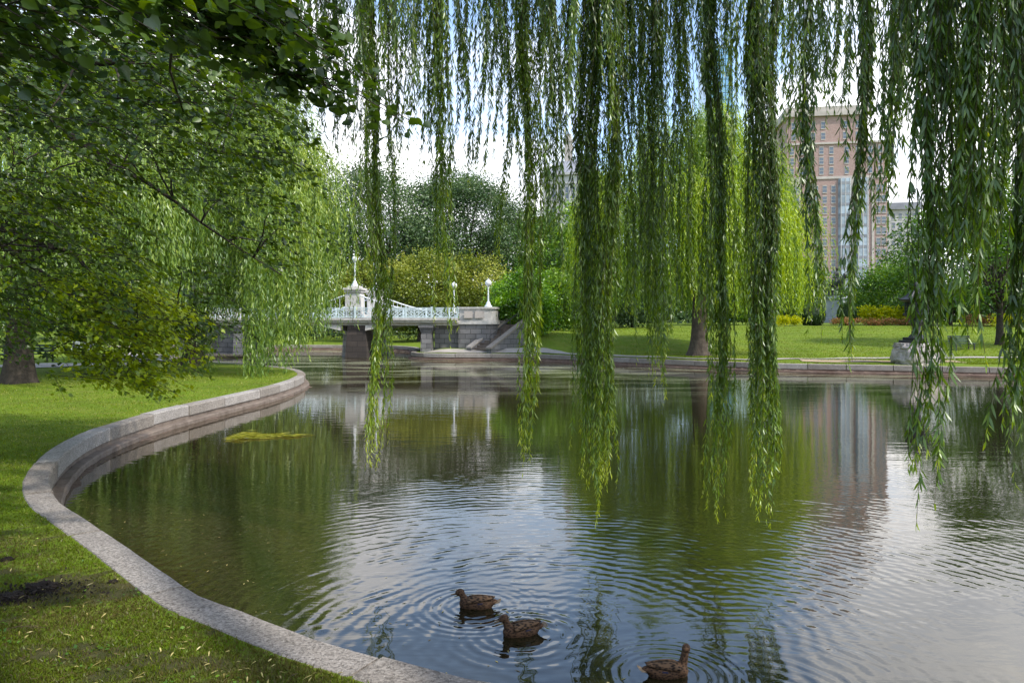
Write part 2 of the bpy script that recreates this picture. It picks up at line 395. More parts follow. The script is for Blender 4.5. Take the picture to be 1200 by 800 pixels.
DUCKS = [(-.36,7.25,R(176),R(0),R(8)), (.07,6.62,R(196),R(4),R(10)), (1.24,5.86,R(8),R(58),R(0))]
m, nt, out = newmat('pond_water'); g = NG(nt); pv = g.pos(); sp = g.n('ShaderNodeSeparateXYZ', i_0=pv)
def rings(cx, cy, scale, dist, dscale):
    mp = g.mapping(pv, (-cx,-cy,0))
    w = g.n('ShaderNodeTexWave', wave_type='RINGS', rings_direction='SPHERICAL', wave_profile='SIN', i_Vector=mp, i_Scale=scale, i_Distortion=dist, i_Detail=2.0)
    w.inputs['Detail Scale'].default_value = dscale
    ln = g.n('ShaderNodeVectorMath', operation='LENGTH', i_0=mp).outputs['Value']
    return w.outputs['Fac'], ln
h = None
def acc(v):
    global h
    h = v if h is None else g.math('ADD', h, v)
# long rings spreading over the pond from where the ducks swim
for (cx, cy, sc, di, amp, r0, r1) in ((.3,6.6,1.75,6.5,.95,11,3.0),(1.9,5.6,2.3,5.5,.55,9,3.0),(-3.5,4.5,1.5,8.0,.35,13,3.0)):
    w, ln = rings(cx, cy, sc, di, .8)
    fall = g.n('ShaderNodeMapRange', i_Value=ln, i_1=r1*.2, i_2=r0, i_3=1.0, i_4=.12).outputs[0]
    acc(g.math('MULTIPLY', g.math('MULTIPLY', w, fall), amp))
for (dx, dy, *_), sc in zip(DUCKS, (3.4,3.0,3.8)):
    w, ln = rings(dx, dy, sc, 1.2, 1.5)
    fall = g.n('ShaderNodeMapRange', i_Value=ln, i_1=.1, i_2=.85, i_3=1.0, i_4=0.0).outputs[0]
    acc(g.math('MULTIPLY', g.math('MULTIPLY', w, fall), 2.0))
lowf = g.ramp(g.noise(.55, 4, .6, pv), [(.36,.06),(.68,1.0)])
calm = g.n('ShaderNodeMapRange', i_Value=sp.outputs[1], i_1=8.0, i_2=17.0, i_3=1.0, i_4=.16).outputs[0]
calm = g.math('MULTIPLY', calm, g.n('ShaderNodeMapRange', i_Value=sp.outputs[1], i_1=5.5, i_2=8.0, i_3=.5, i_4=1.0).outputs[0])
h = g.math('MULTIPLY', h, g.math('MULTIPLY', lowf, calm))
acc(g.math('MULTIPLY', g.math('MULTIPLY', g.noise(2.1, 3, .5, g.mapping(pv, scale=(.45,1.5,1)), .4), 1.5), g.math('MAXIMUM', calm, .45)))
acc(g.math('MULTIPLY', g.math('MULTIPLY', g.noise(8.0, 3, .55, g.mapping(pv, scale=(.5,1.3,1)), .3), .30), g.math('MAXIMUM', calm, .5)))
bp = g.n('ShaderNodeBump', i_Strength=1.0, i_Distance=.0046, i_Height=h)
fr = g.n('ShaderNodeFresnel', i_IOR=1.33); nt.links.new(bp.outputs[0], fr.inputs['Normal'])
fac = g.math('MULTIPLY', g.math('POWER', fr.outputs[0], .73), 1.0, clamp=True)
nb = g.noise(1.6, 5, .65, pv); nbf = g.noise(13, 4, .7, pv)
deep = g.ramp(nb, [(.3,(.0075,.0072,.003)),(.7,(.014,.013,.0055))])
shal = g.ramp(nbf, [(.35,(.014,.010,.005)),(.6,(.032,.023,.012)),(.78,(.08,.06,.035))])
shm = g.n('ShaderNodeMapRange', i_Value=g.math('ADD', sp.outputs[0], g.math('MULTIPLY', sp.outputs[1], -.28)), i_1=-3.2, i_2=-6.0, i_3=0.0, i_4=1.0).outputs[0]
body = g.mix(shm, deep, shal)
# thin green film on the quiet far water
film = g.math('MULTIPLY', g.ramp(g.noise(.55, 6, .68, g.mapping(pv, scale=(.28,1.0,1))), [(.47,0.0),(.58,1.0)]),
              g.n('ShaderNodeMapRange', i_Value=sp.outputs[1], i_1=24, i_2=44, i_3=0.0, i_4=1.0).outputs[0])
body = g.mix(film, body, (.26,.27,.17))
fac = g.math('MULTIPLY', fac, g.math('SUBTRACT', 1.0, g.math('MULTIPLY', film, .35)))
df = g.n('ShaderNodeBsdfDiffuse', i_Color=body)
gs = g.n('ShaderNodeBsdfGlossy', i_Color=(1,.965,.92,1), i_Roughness=.02); nt.links.new(bp.outputs[0], gs.inputs['Normal'])
mx = g.n('ShaderNodeMixShader', i_0=fac); nt.links.new(df.outputs[0], mx.inputs[1]); nt.links.new(gs.outputs[0], mx.inputs[2])
nt.links.new(mx.outputs[0], out.inputs[0])
wb = MB(); wb.add([(-42,3,0),(70,3,0),(70,75,0),(-42,75,0)], [(0,1,2,3)])
tag(wb.build('water', m), kind='structure')

def ribbon(name, pts, width, mat, lift=.03, n=10):
    c = catmull(pts, n); t = unit(np.gradient(c, axis=0)); nrm = np.stack([-t[:,1], t[:,0]],1); b = MB()
    vs = []; fs = []; K = 5
    wd = width*(1+.06*np.sin(np.arange(len(c))*1.7)+.05*np.sin(np.arange(len(c))*.61))
    for i in range(len(c)):
        for k in range(K):
            q = c[i]+nrm[i]*wd[i]*(k/(K-1)-.5); vs.append((q[0], q[1], gz(q[0],q[1])+lift))
    for i in range(len(c)-1):
        for k in range(K-1):
            a = i*K+k; fs.append((a,a+K,a+K+1,a+1))
    b.add(vs, fs); o = b.build(name, mat, smooth=True); return tag(o, kind='structure')
ribbon('path', [(-60,34),(-40,35.6),(-30,36.6),(-24,38),(-20.8,40.2),(-22.5,46),(-28,52)], 3.2, M['path'], n=14)
ribbon('shore_path', [(-6.2,53.6),(-4,53.1),(-1,52.8),(2,52.4),(5.6,49.4),(9.5,46)], 1.2, M['path'], .04, 16)
ribbon('shore_path', [(9.5,46),(14,43.6),(20,44.2),(30,44),(45,42)], .8, M['path'], .04, 16)
ribbon('worn_soil', [(16.5,42.4),(19,41.8),(21.5,41.6),(25,41.2)], 1.7, M['sand'], .03, 12)

# ---------------------------------------------------------------- stone edging of the lagoon
def edging(curve, name, label, face_mat, stone=2.1, width=.34, top=.48, seed=1, skip=0):
    rr = random.Random(seed)
    root = empty(name, (curve[0][0],curve[0][1],0), 0, label, 'stone wall'); inv = Vector((curve[0][0],curve[0][1],0))
    seg = np.linalg.norm(np.diff(curve, axis=0), axis=1); s = np.concatenate([[0],np.cumsum(seg)]); T = s[-1]
    def P(u):
        return np.array([np.interp(u,s,curve[:,0]), np.interp(u,s,curve[:,1])])
    def N(u):
        d = P(min(u+.15,T))-P(max(u-.15,0)); d /= max(np.linalg.norm(d),1e-9); return np.array([-d[1],d[0]])*SIDE
    # land lies on the outer side
    q = P(T*.4); d = P(T*.4+.2)-q; d /= np.linalg.norm(d); nn = np.array([-d[1],d[0]])
    SIDE = 1 if sdist([q+nn*.2])[0] > 0 else -1
    u = skip
    while u < T-.3:
        L = stone*rr.uniform(.85,1.2); e = min(u+L, T); k = max(2, int((e-u)/.3)+1)
        dz = rr.uniform(-.008,.008); dn = rr.uniform(-.012,.012); vs = []; fs = []
        prof = [(.0,.212),(.0,top-.025),(.022,top),(width-.02,top),(width,top-.02),(width,.212)]
        m_ = len(prof)
        for i in range(k):
            uu = u+.02+(e-u-.04)*i/(k-1); c = P(uu); nv = N(uu)
            for j, (o, z) in enumerate(prof):
                jit = rr.uniform(-.006,.006); qq = c+nv*(o+dn+jit)
                vs.append((qq[0]-inv.x, qq[1]-inv.y, z+dz+(rr.uniform(-.004,.004) if z > .3 else 0)))
        for i in range(k-1):
            for j in range(m_):
                a = i*m_+j; b_ = i*m_+(j+1)%m_; fs.append((a,a+m_,b_+m_,b_))
        fs.append(tuple(range(m_))); fs.append(tuple((k-1)*m_+j for j in range(m_-1,-1,-1)))
        b = MB(); b.add(vs, fs); b.build('coping_stone', M['granite'], root); u = e
    for nm, prof in (('wall_face',[(.03,-.4),(.03,.208),(.3,.208),(.3,-.4)]), ('footing',[(-.17,-.4),(-.17,.085),(-.145,.11),(.027,.11),(.027,-.4)])):
        k = int(T/.4)+2; vs = []; fs = []; m_ = len(prof)
        for i in range(k):
            uu = T*i/(k-1); c = P(uu); nv = N(uu)
            for o, z in prof:
                qq = c+nv*(o+(rr.uniform(-.012,.012) if nm == 'footing' else 0)); vs.append((qq[0]-inv.x,qq[1]-inv.y,z))
        for i in range(k-1):
            for j in range(m_-1):
                a = i*m_+j; fs.append((a,a+m_,a+m_+1,a+1))
        b = MB(); b.add(vs, fs); b.build(nm, face_mat, root)
    return root
edging(NEAR[30:], 'pond_wall', 'curving granite coping wall along the near left lawn', M['wallface'], seed=3)
edging(CHAN, 'pond_wall', 'low stone edge of the channel behind the white footbridge', M['wallred'], seed=4)
edging(FAR, 'pond_wall', 'straight low stone wall along the far lawn on the right', M['wallred'], seed=5)

# ---------------------------------------------------------------- trees
def trunk_mesh(b, base, top, r0, r1, lean=(0,0), flare=1.7, roots=5, n=14, seed=0):
    rr = random.Random(seed); H = top-base[2]; vs = []; fs = []; K = 12
    ph = rr.uniform(0,6)
    for i in range(K):
        t = i/(K-1); tt = t**1.6; z = base[2]-.15+(H+.15)*tt; rad = r0+(r1-r0)*tt
        fl = 1+(flare-1)*math.exp(-tt*H/.55)
        for j in range(n):
            th = 2*math.pi*j/n; k = 1+.10*math.sin(th*3+ph+tt*2)+.06*math.sin(th*7+ph*2)
            k += (fl-1)*(.55+.65*max(0,math.cos(th*roots/1.0+ph)))
            vs.append((base[0]+lean[0]*tt+rad*k*math.cos(th), base[1]+lean[1]*tt+rad*k*math.sin(th), z))
    for i in range(K-1):
        for j in range(n): fs.append((i*n+j, i*n+(j+1)%n, (i+1)*n+(j+1)%n, (i+1)*n+j))
    b.add(vs, fs)

def limb(b, p, q, r0, r1, sag=0.0, n=6, k=7, wob=.12, rr=random):
    p = Vector(p); q = Vector(q); L = (q-p).length; pts = []; rad = []
    for i in range(k):
        t = i/(k-1); c = p.lerp(q,t); c.z += sag*4*t*(1-t)
        if 0 < i < k-1: c += Vector((rr.uniform(-1,1),rr.uniform(-1,1),rr.uniform(-.6,.6)))*wob*L*.12
        pts.append(c); rad.append(r0+(r1-r0)*t)
    b.tube(pts, rad, n); return pts

def broadleaf(name, label, px, d, top, spread, mat, cat='tree', base_y=None, crown_low=None, leaf=.35, n=9000, clumps=70, bark='bark', lobes=None, group=None, seed=1, trunk_r=None, depth=None, fill=.55, xy=None):
    "a tree standing d metres away at photo column px, its top at world height `top`, `spread` = crown radius"
    rr = random.Random(seed); rng = np.random.default_rng(seed)
    x, y = ((px-HX)/F*d, d) if xy is None else xy
    z0 = gz(x,y); H = top-z0
    lo = (z0+H*.28) if crown_low is None else z0+crown_low
    root = empty(name, (x,y,z0), 0, label, cat, group)
    tb = MB(); tr = trunk_r or max(.1, H*.026)
    trunk_mesh(tb, (0,0,0), (lo-z0)+H*.25, tr, tr*.45, flare=1.5, seed=seed, n=10)
    tb.build('trunk', M[bark], root, True)
    dep = depth or spread
    C = []
    for i in range(clumps):
        for _ in range(50):
            v = rng.normal(size=3); v /= np.linalg.norm(v); rad = rng.uniform(fill,1)**.6
            hz = .5*(top-lo); q = np.array([v[0]*spread*rad, v[1]*dep*rad, lo-z0+hz+v[2]*hz*rad])
            t = (q[2]-(lo-z0))/(top-lo)
            lim = 1.0 if t < .55 else 1-.5*((t-.55)/.45)**2
            if math.hypot(q[0]/spread, q[1]/dep) < lim: break
        C.append(q)
    C = np.array(C)
    lb = MB()
    for q in C[::4]:
        s0 = Vector((0,0,(lo-z0)*rr.uniform(.75,1.0)+H*.1*rr.random())); limb(lb, s0, Vector(q)*.97+s0*.03, tr*.38, tr*.07, .0, 5, 6, .35, rr)
    lb.build('limb', M[bark], root, True)
    n = int(n*1.7); leaf *= .82; per = n//clumps; cs = .30*spread*(70/clumps)**.4
    sz = rng.uniform(.6,1.25,clumps)*cs; ct = np.clip(rng.normal(.45,.2,clumps),.05,.95)
    P = np.repeat(C, per, 0); s = np.repeat(sz, per)[:,None]
    off = rng.normal(size=P.shape)*np.array([.62,.62,.42])*s
    P = P+off
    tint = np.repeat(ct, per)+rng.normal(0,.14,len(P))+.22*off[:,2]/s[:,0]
    D = unit(off/s+rng.normal(size=P.shape)*.9+np.array([0,0,-.25]))
    sel = P[:,2] > .12
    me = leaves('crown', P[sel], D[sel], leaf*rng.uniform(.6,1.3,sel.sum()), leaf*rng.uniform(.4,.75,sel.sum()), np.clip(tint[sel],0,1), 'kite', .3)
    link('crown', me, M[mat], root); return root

def willow(name, label, px, py, d, top, spread, mat, strands=700, leaf=.2, seed=1, bark='bark', trunk_r=.55, low=(.5,4.5), depth=None, clump=46, lean=(0,0), shift=(0,0), fork=4.0, group=None, hollow=.25, step=.16, dome=.5, curtains=()):
    rr = random.Random(seed); rng = np.random.default_rng(seed)
    x = (px-HX)/F*d; y = d; z0 = gz(x,y)
    root = empty(name, (x,y,z0), 0, label, 'tree', group); dep = depth or spread; H = top-z0
    tb = MB(); trunk_mesh(tb, (0,0,0), fork+1.2, trunk_r, trunk_r*.6, lean, 1.75, 5, 16, seed)
    tb.build('trunk', M[bark], root, True)
    lb = MB(); fk = Vector((lean[0],lean[1],fork+.6))
    heads = []
    for i in range(clump):
        a = rng.uniform(0,2*math.pi); r = math.sqrt(rng.uniform(hollow**2,1))
        hx = shift[0]+spread*.92*r*math.cos(a); hy = shift[1]+dep*.92*r*math.sin(a)
        hz = H*(1-dome*r**2.0)*rng.uniform(.86,1.02)
        heads.append((hx,hy,hz,r,a))
    for i, (hx,hy,hz,r,a) in enumerate(heads):
        if i % 2 == 0:
            mid = Vector((fk.x+(hx-fk.x)*.4, fk.y+(hy-fk.y)*.4, fk.z+(hz-fk.z)*.72))
            limb(lb, fk, mid, trunk_r*.36, trunk_r*.2, .4, 6, 5, .3, rr); limb(lb, mid, (hx,hy,hz), trunk_r*.2, .03, .5, 5, 5, .3, rr)
    lb.build('limb', M[bark], root, True)
    Ps=[]; Ds=[]; Ts=[]; Ls=[]
    plan = [(None,0)]*strands
    for q in curtains: plan += [(q[:3], q[3])]*q[4]
    for i, (cur, zlow) in enumerate(plan):
        hx,hy,hz,r,a = heads[rng.integers(clump)]
        if cur: hx,hy,hz = cur[0]-x+rng.normal(0,.16), cur[1]-y+rng.normal(0,.5), cur[2]-z0; r, a = .9, math.atan2(hy,hx)
        jt = .075*spread*(.15 if cur else 1); sx = hx+rng.normal(0,jt); sy = hy+rng.normal(0,jt); sz = hz+rng.normal(0,.03*H)
        out_ = np.array([math.cos(a)*rng.uniform(.2,1)+rng.normal(0,.3), math.sin(a)*rng.uniform(.2,1)+rng.normal(0,.3)])*rng.uniform(.4,1.5)
        zb = rng.uniform(*low)+(H*.40*rng.random()**1.5 if rng.random() < .5 else 0)+ (1-r)*1.2
        if cur: zb = zlow-z0+abs(rng.normal(0,.75)); out_ = out_*.25
        zb = min(zb, sz-1.0); Lz = sz-zb; m_ = max(5,int(Lz/step))
        t = np.linspace(0,1,m_); e = 1-np.exp(-t*Lz/1.3)
        qx = sx+out_[0]*e+.05*np.sin(t*7+i); qy = sy+out_[1]*e+.05*np.cos(t*6+i*2)
        qz = sz+.35*np.sin(np.minimum(t*Lz/1.4,1)*math.pi)*.8-Lz*t
        pts = np.stack([qx,qy,qz],1)+rng.normal(0,.03,(m_,3)); dr = np.gradient(pts, axis=0) if m_ > 2 else np.tile([[0,0,-1.]],(m_,1))
        dr = unit(dr)+rng.normal(0,.26,(m_,3))
        Ps.append(pts); Ds.append(dr); Ls.append(np.full(m_, leaf)*rng.uniform(.7,1.3,m_))
        hh = (((int(hx*7919)+int(hy*104729)) % 97)/97)
        Ts.append(np.clip(.04+.58*hh+.24*rng.random()+rng.normal(0,.08,m_)+.14*(1-t),0,1))
    P = np.concatenate(Ps); D = np.concatenate(Ds); L = np.concatenate(Ls); T = np.concatenate(Ts)
    link('crown', leaves('crown', P, D, L, L*.2, T, 'kite', .3), M[mat], root); return root

# willows across the pond and on the left lawn
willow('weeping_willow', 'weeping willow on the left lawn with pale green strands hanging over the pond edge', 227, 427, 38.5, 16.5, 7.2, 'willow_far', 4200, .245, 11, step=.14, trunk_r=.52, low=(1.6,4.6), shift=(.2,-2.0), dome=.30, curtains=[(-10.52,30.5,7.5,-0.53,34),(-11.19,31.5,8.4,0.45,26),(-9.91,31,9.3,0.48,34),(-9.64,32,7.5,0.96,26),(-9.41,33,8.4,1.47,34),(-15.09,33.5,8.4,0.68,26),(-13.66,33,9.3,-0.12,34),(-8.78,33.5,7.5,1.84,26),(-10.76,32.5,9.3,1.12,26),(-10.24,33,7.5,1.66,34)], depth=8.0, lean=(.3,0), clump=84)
willow('weeping_willow', 'bright weeping willow behind the far wall on the right with a thick pale trunk', 820, 417, 48.5, 17.8, 7.9, 'willow_mid', 4600, .24, 23, step=.135, bark='bark_pale', trunk_r=.56, low=(2.4,5.2), fork=5.5, clump=84, shift=(-.9,0))
willow('weeping_willow', 'dark buttressed willow at the left edge standing before the long green bench', 22, 447, 27.6, 15, 7.2, 'willow_far', 2500, .24, 31, trunk_r=.46, low=(1.3,4.0), fork=3.2, shift=(-1.5,1.0), clump=60)

# background trees
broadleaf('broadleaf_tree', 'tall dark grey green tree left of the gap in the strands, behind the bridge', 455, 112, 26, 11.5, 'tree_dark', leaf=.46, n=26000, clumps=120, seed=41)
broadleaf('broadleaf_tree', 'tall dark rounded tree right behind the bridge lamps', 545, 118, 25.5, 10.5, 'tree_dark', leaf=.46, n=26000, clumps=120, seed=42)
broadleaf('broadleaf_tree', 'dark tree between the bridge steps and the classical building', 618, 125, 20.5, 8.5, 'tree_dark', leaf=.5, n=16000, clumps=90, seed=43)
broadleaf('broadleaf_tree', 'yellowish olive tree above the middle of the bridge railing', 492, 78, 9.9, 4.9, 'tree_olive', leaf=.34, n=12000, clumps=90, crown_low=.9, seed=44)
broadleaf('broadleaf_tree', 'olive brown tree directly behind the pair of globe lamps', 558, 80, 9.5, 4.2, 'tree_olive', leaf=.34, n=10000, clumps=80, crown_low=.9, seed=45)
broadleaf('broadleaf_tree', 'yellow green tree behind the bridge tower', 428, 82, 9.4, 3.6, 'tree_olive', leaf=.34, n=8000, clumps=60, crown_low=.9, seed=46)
broadleaf('shrub', 'bright green leafy shrub above the stone steps', 612, 58, 6.6, 2.5, 'shrub_bright', 'shrub', leaf=.26, n=11000, clumps=80, crown_low=.15, seed=47, trunk_r=.12)
broadleaf('shrub', 'mid green shrub on the lawn right of the steps', 650, 66, 6.9, 3.0, 'tree_green', 'shrub', leaf=.28, n=9000, clumps=70, crown_low=.2, seed=48, trunk_r=.12)
broadleaf('broadleaf_tree', 'leafy green tree standing before the classical building', 668, 92, 16.5, 6.5, 'tree_green', leaf=.5, n=10000, clumps=80, crown_low=1.5, seed=49)
broadleaf('broadleaf_tree', 'dark green tree behind the thick willow trunk, left side', 742, 100, 12.5, 6.2, 'tree_dark', leaf=.5, n=9000, clumps=70, crown_low=.3, seed=50)
broadleaf('broadleaf_tree', 'green tree behind the bright willow, right side', 850, 120, 17, 8, 'tree_green', leaf=.6, n=9000, clumps=70, crown_low=.5, seed=51)
broadleaf('broadleaf_tree', 'green tree left of the equestrian statue', 925, 150, 16, 6.0, 'tree_dark', leaf=.7, n=7000, clumps=60, crown_low=.5, seed=52)
broadleaf('broadleaf_tree', 'grey green tree low behind the equestrian statue', 992, 185, 9.6, 7.5, 'tree_dark', leaf=.8, n=7000, clumps=70, crown_low=.5, seed=53)
broadleaf('broadleaf_tree', 'soft green tree between the statue and the iron lantern', 1050, 135, 12.8, 7.5, 'tree_green', leaf=.6, n=8000, clumps=70, crown_low=.5, seed=54)
broadleaf('broadleaf_tree', 'large green tree behind the iron lantern', 1112, 105, 17.5, 8.0, 'tree_green', leaf=.55, n=10000, clumps=80, crown_low=1.0, seed=55)
broadleaf('broadleaf_tree', 'slender lawn tree at the right edge with a bare dark trunk', 1172, 54, 13.5, 4.8, 'tree_green', leaf=.3, n=11000, clumps=80, crown_low=2.4, seed=56, trunk_r=.26)
broadleaf('broadleaf_tree', 'dark tree beyond the right edge of the lawn', 1245, 95, 19, 9, 'tree_dark', leaf=.55, n=9000, clumps=70, crown_low=.6, seed=57)
broadleaf('broadleaf_tree', 'rounded tree on the far left beyond the path', -20, 74, 17, 8.5, 'tree_green', leaf=.5, n=9000, clumps=70, crown_low=1.2, seed=58)
broadleaf('broadleaf_tree', 'green tree far behind the left willow trunk', 130, 92, 20, 9.5, 'tree_green', leaf=.55, n=10000, clumps=80, crown_low=1.2, seed=59)
broadleaf('broadleaf_tree', 'dark tree behind the left end of the bridge', 262, 100, 20, 9, 'tree_dark', leaf=.55, n=10000, clumps=80, crown_low=1.6, seed=60)
broadleaf('broadleaf_tree', 'tree beyond the bridge between its left span and tower', 350, 112, 22, 9, 'tree_green', leaf=.6, n=10000, clumps=80, crown_low=2.5, seed=61)
broadleaf('hedge', 'long low dark hedge across the far end of the channel lawn', 340, 92, 4.0, 17, 'tree_dark', 'hedge', leaf=.4, n=8000, clumps=90, crown_low=.05, seed=62, trunk_r=.1, depth=2.0)

def wood(n, xr, yr, hfun, leaf, seed):
    rng = np.random.default_rng(seed); x = rng.uniform(*xr, n); y = rng.uniform(*yr, n); h = hfun(x)*(1-.25*rng.random(n))
    z = np.array(ground_z(x,y,np.full(n,90.0)))+h*rng.random(n)**.8
    tint = np.clip(.45+.25*np.sin(x*.35)*np.sin(y*.6)+rng.normal(0,.16,n)+.2*(z/12-.5),0,1)
    tag(link('distant_wood', leaves('distant_wood', np.stack([x,y,z],1), rng.normal(size=(n,3)), leaf*rng.uniform(.6,1.4,n), leaf*.6, tint, 'kite', .3), M['tree_dark']), kind='stuff')
wood(26000, (-190,40), (150,162), lambda x: 11+3*np.sin(x*.21)+2*np.sin(x*.53+1), 1.5, 701)
wood(22000, (30,260), (205,216), lambda x: 10+2.5*np.sin(x*.17)+2*np.sin(x*.43+1), 1.6, 702)

# ---------------------------------------------------------------- limes on the left: near sprays of big leaves and a layered middle tree
def spray_tree(name, label, base, trunk_top, tr, sprays, limbs, mat, leaf, kind, seed, per=22, tl=.9, flat=.35, bright=None, droop=.35):
    rng = np.random.default_rng(seed); rr = random.Random(seed)
    z0 = gz(base[0],base[1]); root = empty(name, (base[0],base[1],z0), 0, label, 'tree'); O = np.array([base[0],base[1],z0])
    tb = MB(); trunk_mesh(tb, (0,0,0), trunk_top, tr, tr*.6, (0,0), 1.6, 5, 14, seed); tb.build('trunk', M['bark'], root, True)
    lb = MB(); ends = []
    for path in limbs:
        pts = [Vector((0,0,path[0]))]+[Vector(q-O) for q in path[1:]]
        k = len(pts); fine = []
        for a, b_ in zip(pts[:-1], pts[1:]):
            for i in range(5): fine.append(a.lerp(b_, i/5)+Vector((rr.uniform(-1,1),rr.uniform(-1,1),rr.uniform(-1,1)))*.04)
        fine.append(pts[-1]); r0 = tr*.42; rad = [max(.012, r0*(1-i/len(fine))**1.3) for i in range(len(fine))]
        lb.tube(fine, rad, 7); ends += fine[3:]
    E = np.array([list(e) for e in ends]); P=[]; D=[]; T=[]; SD=[]; LL=[]
    for (q, tnt, az) in sprays:
        q = q-O; k = np.argmin(((E-q)**2).sum(1)); 
        if rng.random() < .12: limb(lb, E[k], q, .02, .006, .05, 4, 5, .3, rr)
        L = tl*rng.uniform(.5,1.3); n_ = int(per*rng.uniform(.7,1.2))
        ax = np.array([math.cos(az), math.sin(az), 0]); t = np.sort(rng.random(n_))
        c = q+np.outer(t*L, ax)+np.outer(-(t**1.7)*L*droop, [0,0,1.])
        lb.tube([q, q+ax*L*.5-np.array([0,0,.16*L*droop]), q+ax*L-np.array([0,0,L*droop])], [.007,.005,.003], 3, False)
        sd_ = np.array([-ax[1],ax[0],0]); sg = np.where(np.arange(n_)%2 == 0, 1, -1)[:,None]
        dd = ax*.55+sd_*sg*rng.uniform(.4,1.1,(n_,1))+np.array([0,0,-1])*rng.uniform(.1,.9,(n_,1))+rng.normal(0,.22,(n_,3))
        c = c+rng.normal(0,flat*.16,(n_,3))
        P.append(c); D.append(dd); T.append(np.clip(tnt+rng.normal(0,.13,n_),0,1)); SD.append(rng.normal(0,.45,(n_,3))+np.array([0,0,1.0])); LL.append(leaf*rng.uniform(.6,1.2,n_))
    lb.build('limb', M['bark'], root, True)
    P = np.concatenate(P); D = np.concatenate(D); T = np.concatenate(T); SD = np.concatenate(SD); LL = np.concatenate(LL)
    # heart leaves lie with their blade roughly level: side vector from the up direction
    link('crown', leaves('crown', P, D, LL, LL*(.9 if kind == 'heart' else .62), T, kind, .25, side=SD), M[mat], root); return root

rs = random.Random(5)
def scatter(n, poly, d0, d1, t0, t1):
    o = []
    for _ in range(n):
        while True:
            px = rs.uniform(min(p[0] for p in poly), max(p[0] for p in poly)); py = rs.uniform(min(p[1] for p in poly), max(p[1] for p in poly))
            ins = False; j = len(poly)-1
            for i in range(len(poly)):
                if (poly[i][1] > py) != (poly[j][1] > py) and px < (poly[j][0]-poly[i][0])*(py-poly[i][1])/(poly[j][1]-poly[i][1])+poly[i][0]: ins = not ins
                j = i
            if ins: break
        o.append((at(px,py,rs.uniform(d0,d1)), rs.uniform(t0,t1), rs.uniform(-.9,.7)))
    return o
sp_near  = scatter(250, [(-250,-260),(300,-260),(285,-10),(265,12),(200,30),(60,25),(-250,90)], 3.6, 5.2, .15,.55)
sp_near += scatter(26, [(205,0),(275,0),(300,60),(250,70)], 4.2, 5.0, .15,.5)
sp_near += scatter(6, [(305,80),(330,86),(345,100),(315,95)], 4.5, 4.8, .2,.45)
sp_near += scatter(190, [(-250,30),(330,10),(300,120),(130,150),(-250,160)], 6.0, 9.0, .2,.7)
spray_tree('lime_tree', 'near lime tree whose big rounded dark leaves hang into the top left corner', (-8.6,4.6), 4.0, .38, sp_near,
  [[3.4, at(-300,-150,5), at(60,-120,4.4), at(230,-20,4.5), at(345,100,4.7)], [3.8, at(-200,-300,5.5), at(150,-230,5), at(320,-160,5)], [3.2, at(-200,60,7), at(100,70,7.5), at(300,90,8)]],
  'linden', .074, 'heart', 71, per=34, tl=.70)
sp_mid  = scatter(720, [(-300,-60),(270,-20),(325,110),(310,200),(200,220),(60,250),(-300,260)], 10, 15, .0,.45)
sp_mid += scatter(85, [(140,120),(310,120),(330,250),(320,330),(270,315),(200,230)], 11.5, 15, .05,.45)
sp_mid += scatter(660, [(-300,200),(110,200),(150,290),(120,370),(40,400),(-300,400)], 11, 16, .15,.75)
sp_mid += scatter(30, [(195,290),(245,300),(230,400),(190,390)], 13, 16, .02,.3)
sp_low  = scatter(120, [(30,320),(150,322),(185,335),(172,400),(120,395),(60,370)], 11.5, 15.5, .6,1.1)
for k_ in range(5):   # tiers of level sprays, one above the other
    yy = 335+k_*24; sp_low += scatter(22, [(60-4*k_,yy),(188-6*abs(k_-1),yy+6),(180-5*abs(k_-1),yy+20),(70,yy+12)], 12, 14.5, .7,1.15)
sp_low += scatter(26, [(75,395),(170,405),(168,445),(148,452),(96,425)], 12.5, 14.2, .5,.95)
spray_tree('lime_tree', 'dark layered lime tree filling the left with a bright yellow green lower skirt', (-17.5,13.5), 5.0, .45, sp_mid+sp_low,
  [[4.6, at(-250,60,14), at(40,130,13), at(170,215,13), at(330,322,13.2)], [4.9, at(-250,-60,14), at(100,20,12.5), at(290,80,12.5)], [3.6, at(-300,230,14), at(-20,260,13.5), at(90,300,13.3), at(160,400,13.3)], [4.2, at(-200,150,15), at(60,330,15), at(210,360,15)]],
  'linden_bright', .115, 'kite', 72, per=26, tl=1.0)

# ---------------------------------------------------------------- the foreground willow
WBASE = np.array([7.2,-2.4]); wz = gz(*WBASE)
wr = empty('weeping_willow', (WBASE[0],WBASE[1],wz), 0, 'great near willow whose dark strands hang across the top of the view to the water', 'tree')
O = np.array([WBASE[0],WBASE[1],wz])
tb = MB(); trunk_mesh(tb, (0,0,0), 5.2, .72, .5, (-.5,.5), 1.7, 5, 18, 9); tb.build('trunk', M['bark'], wr, True)
rng = np.random.default_rng(99); rr = random.Random(99)
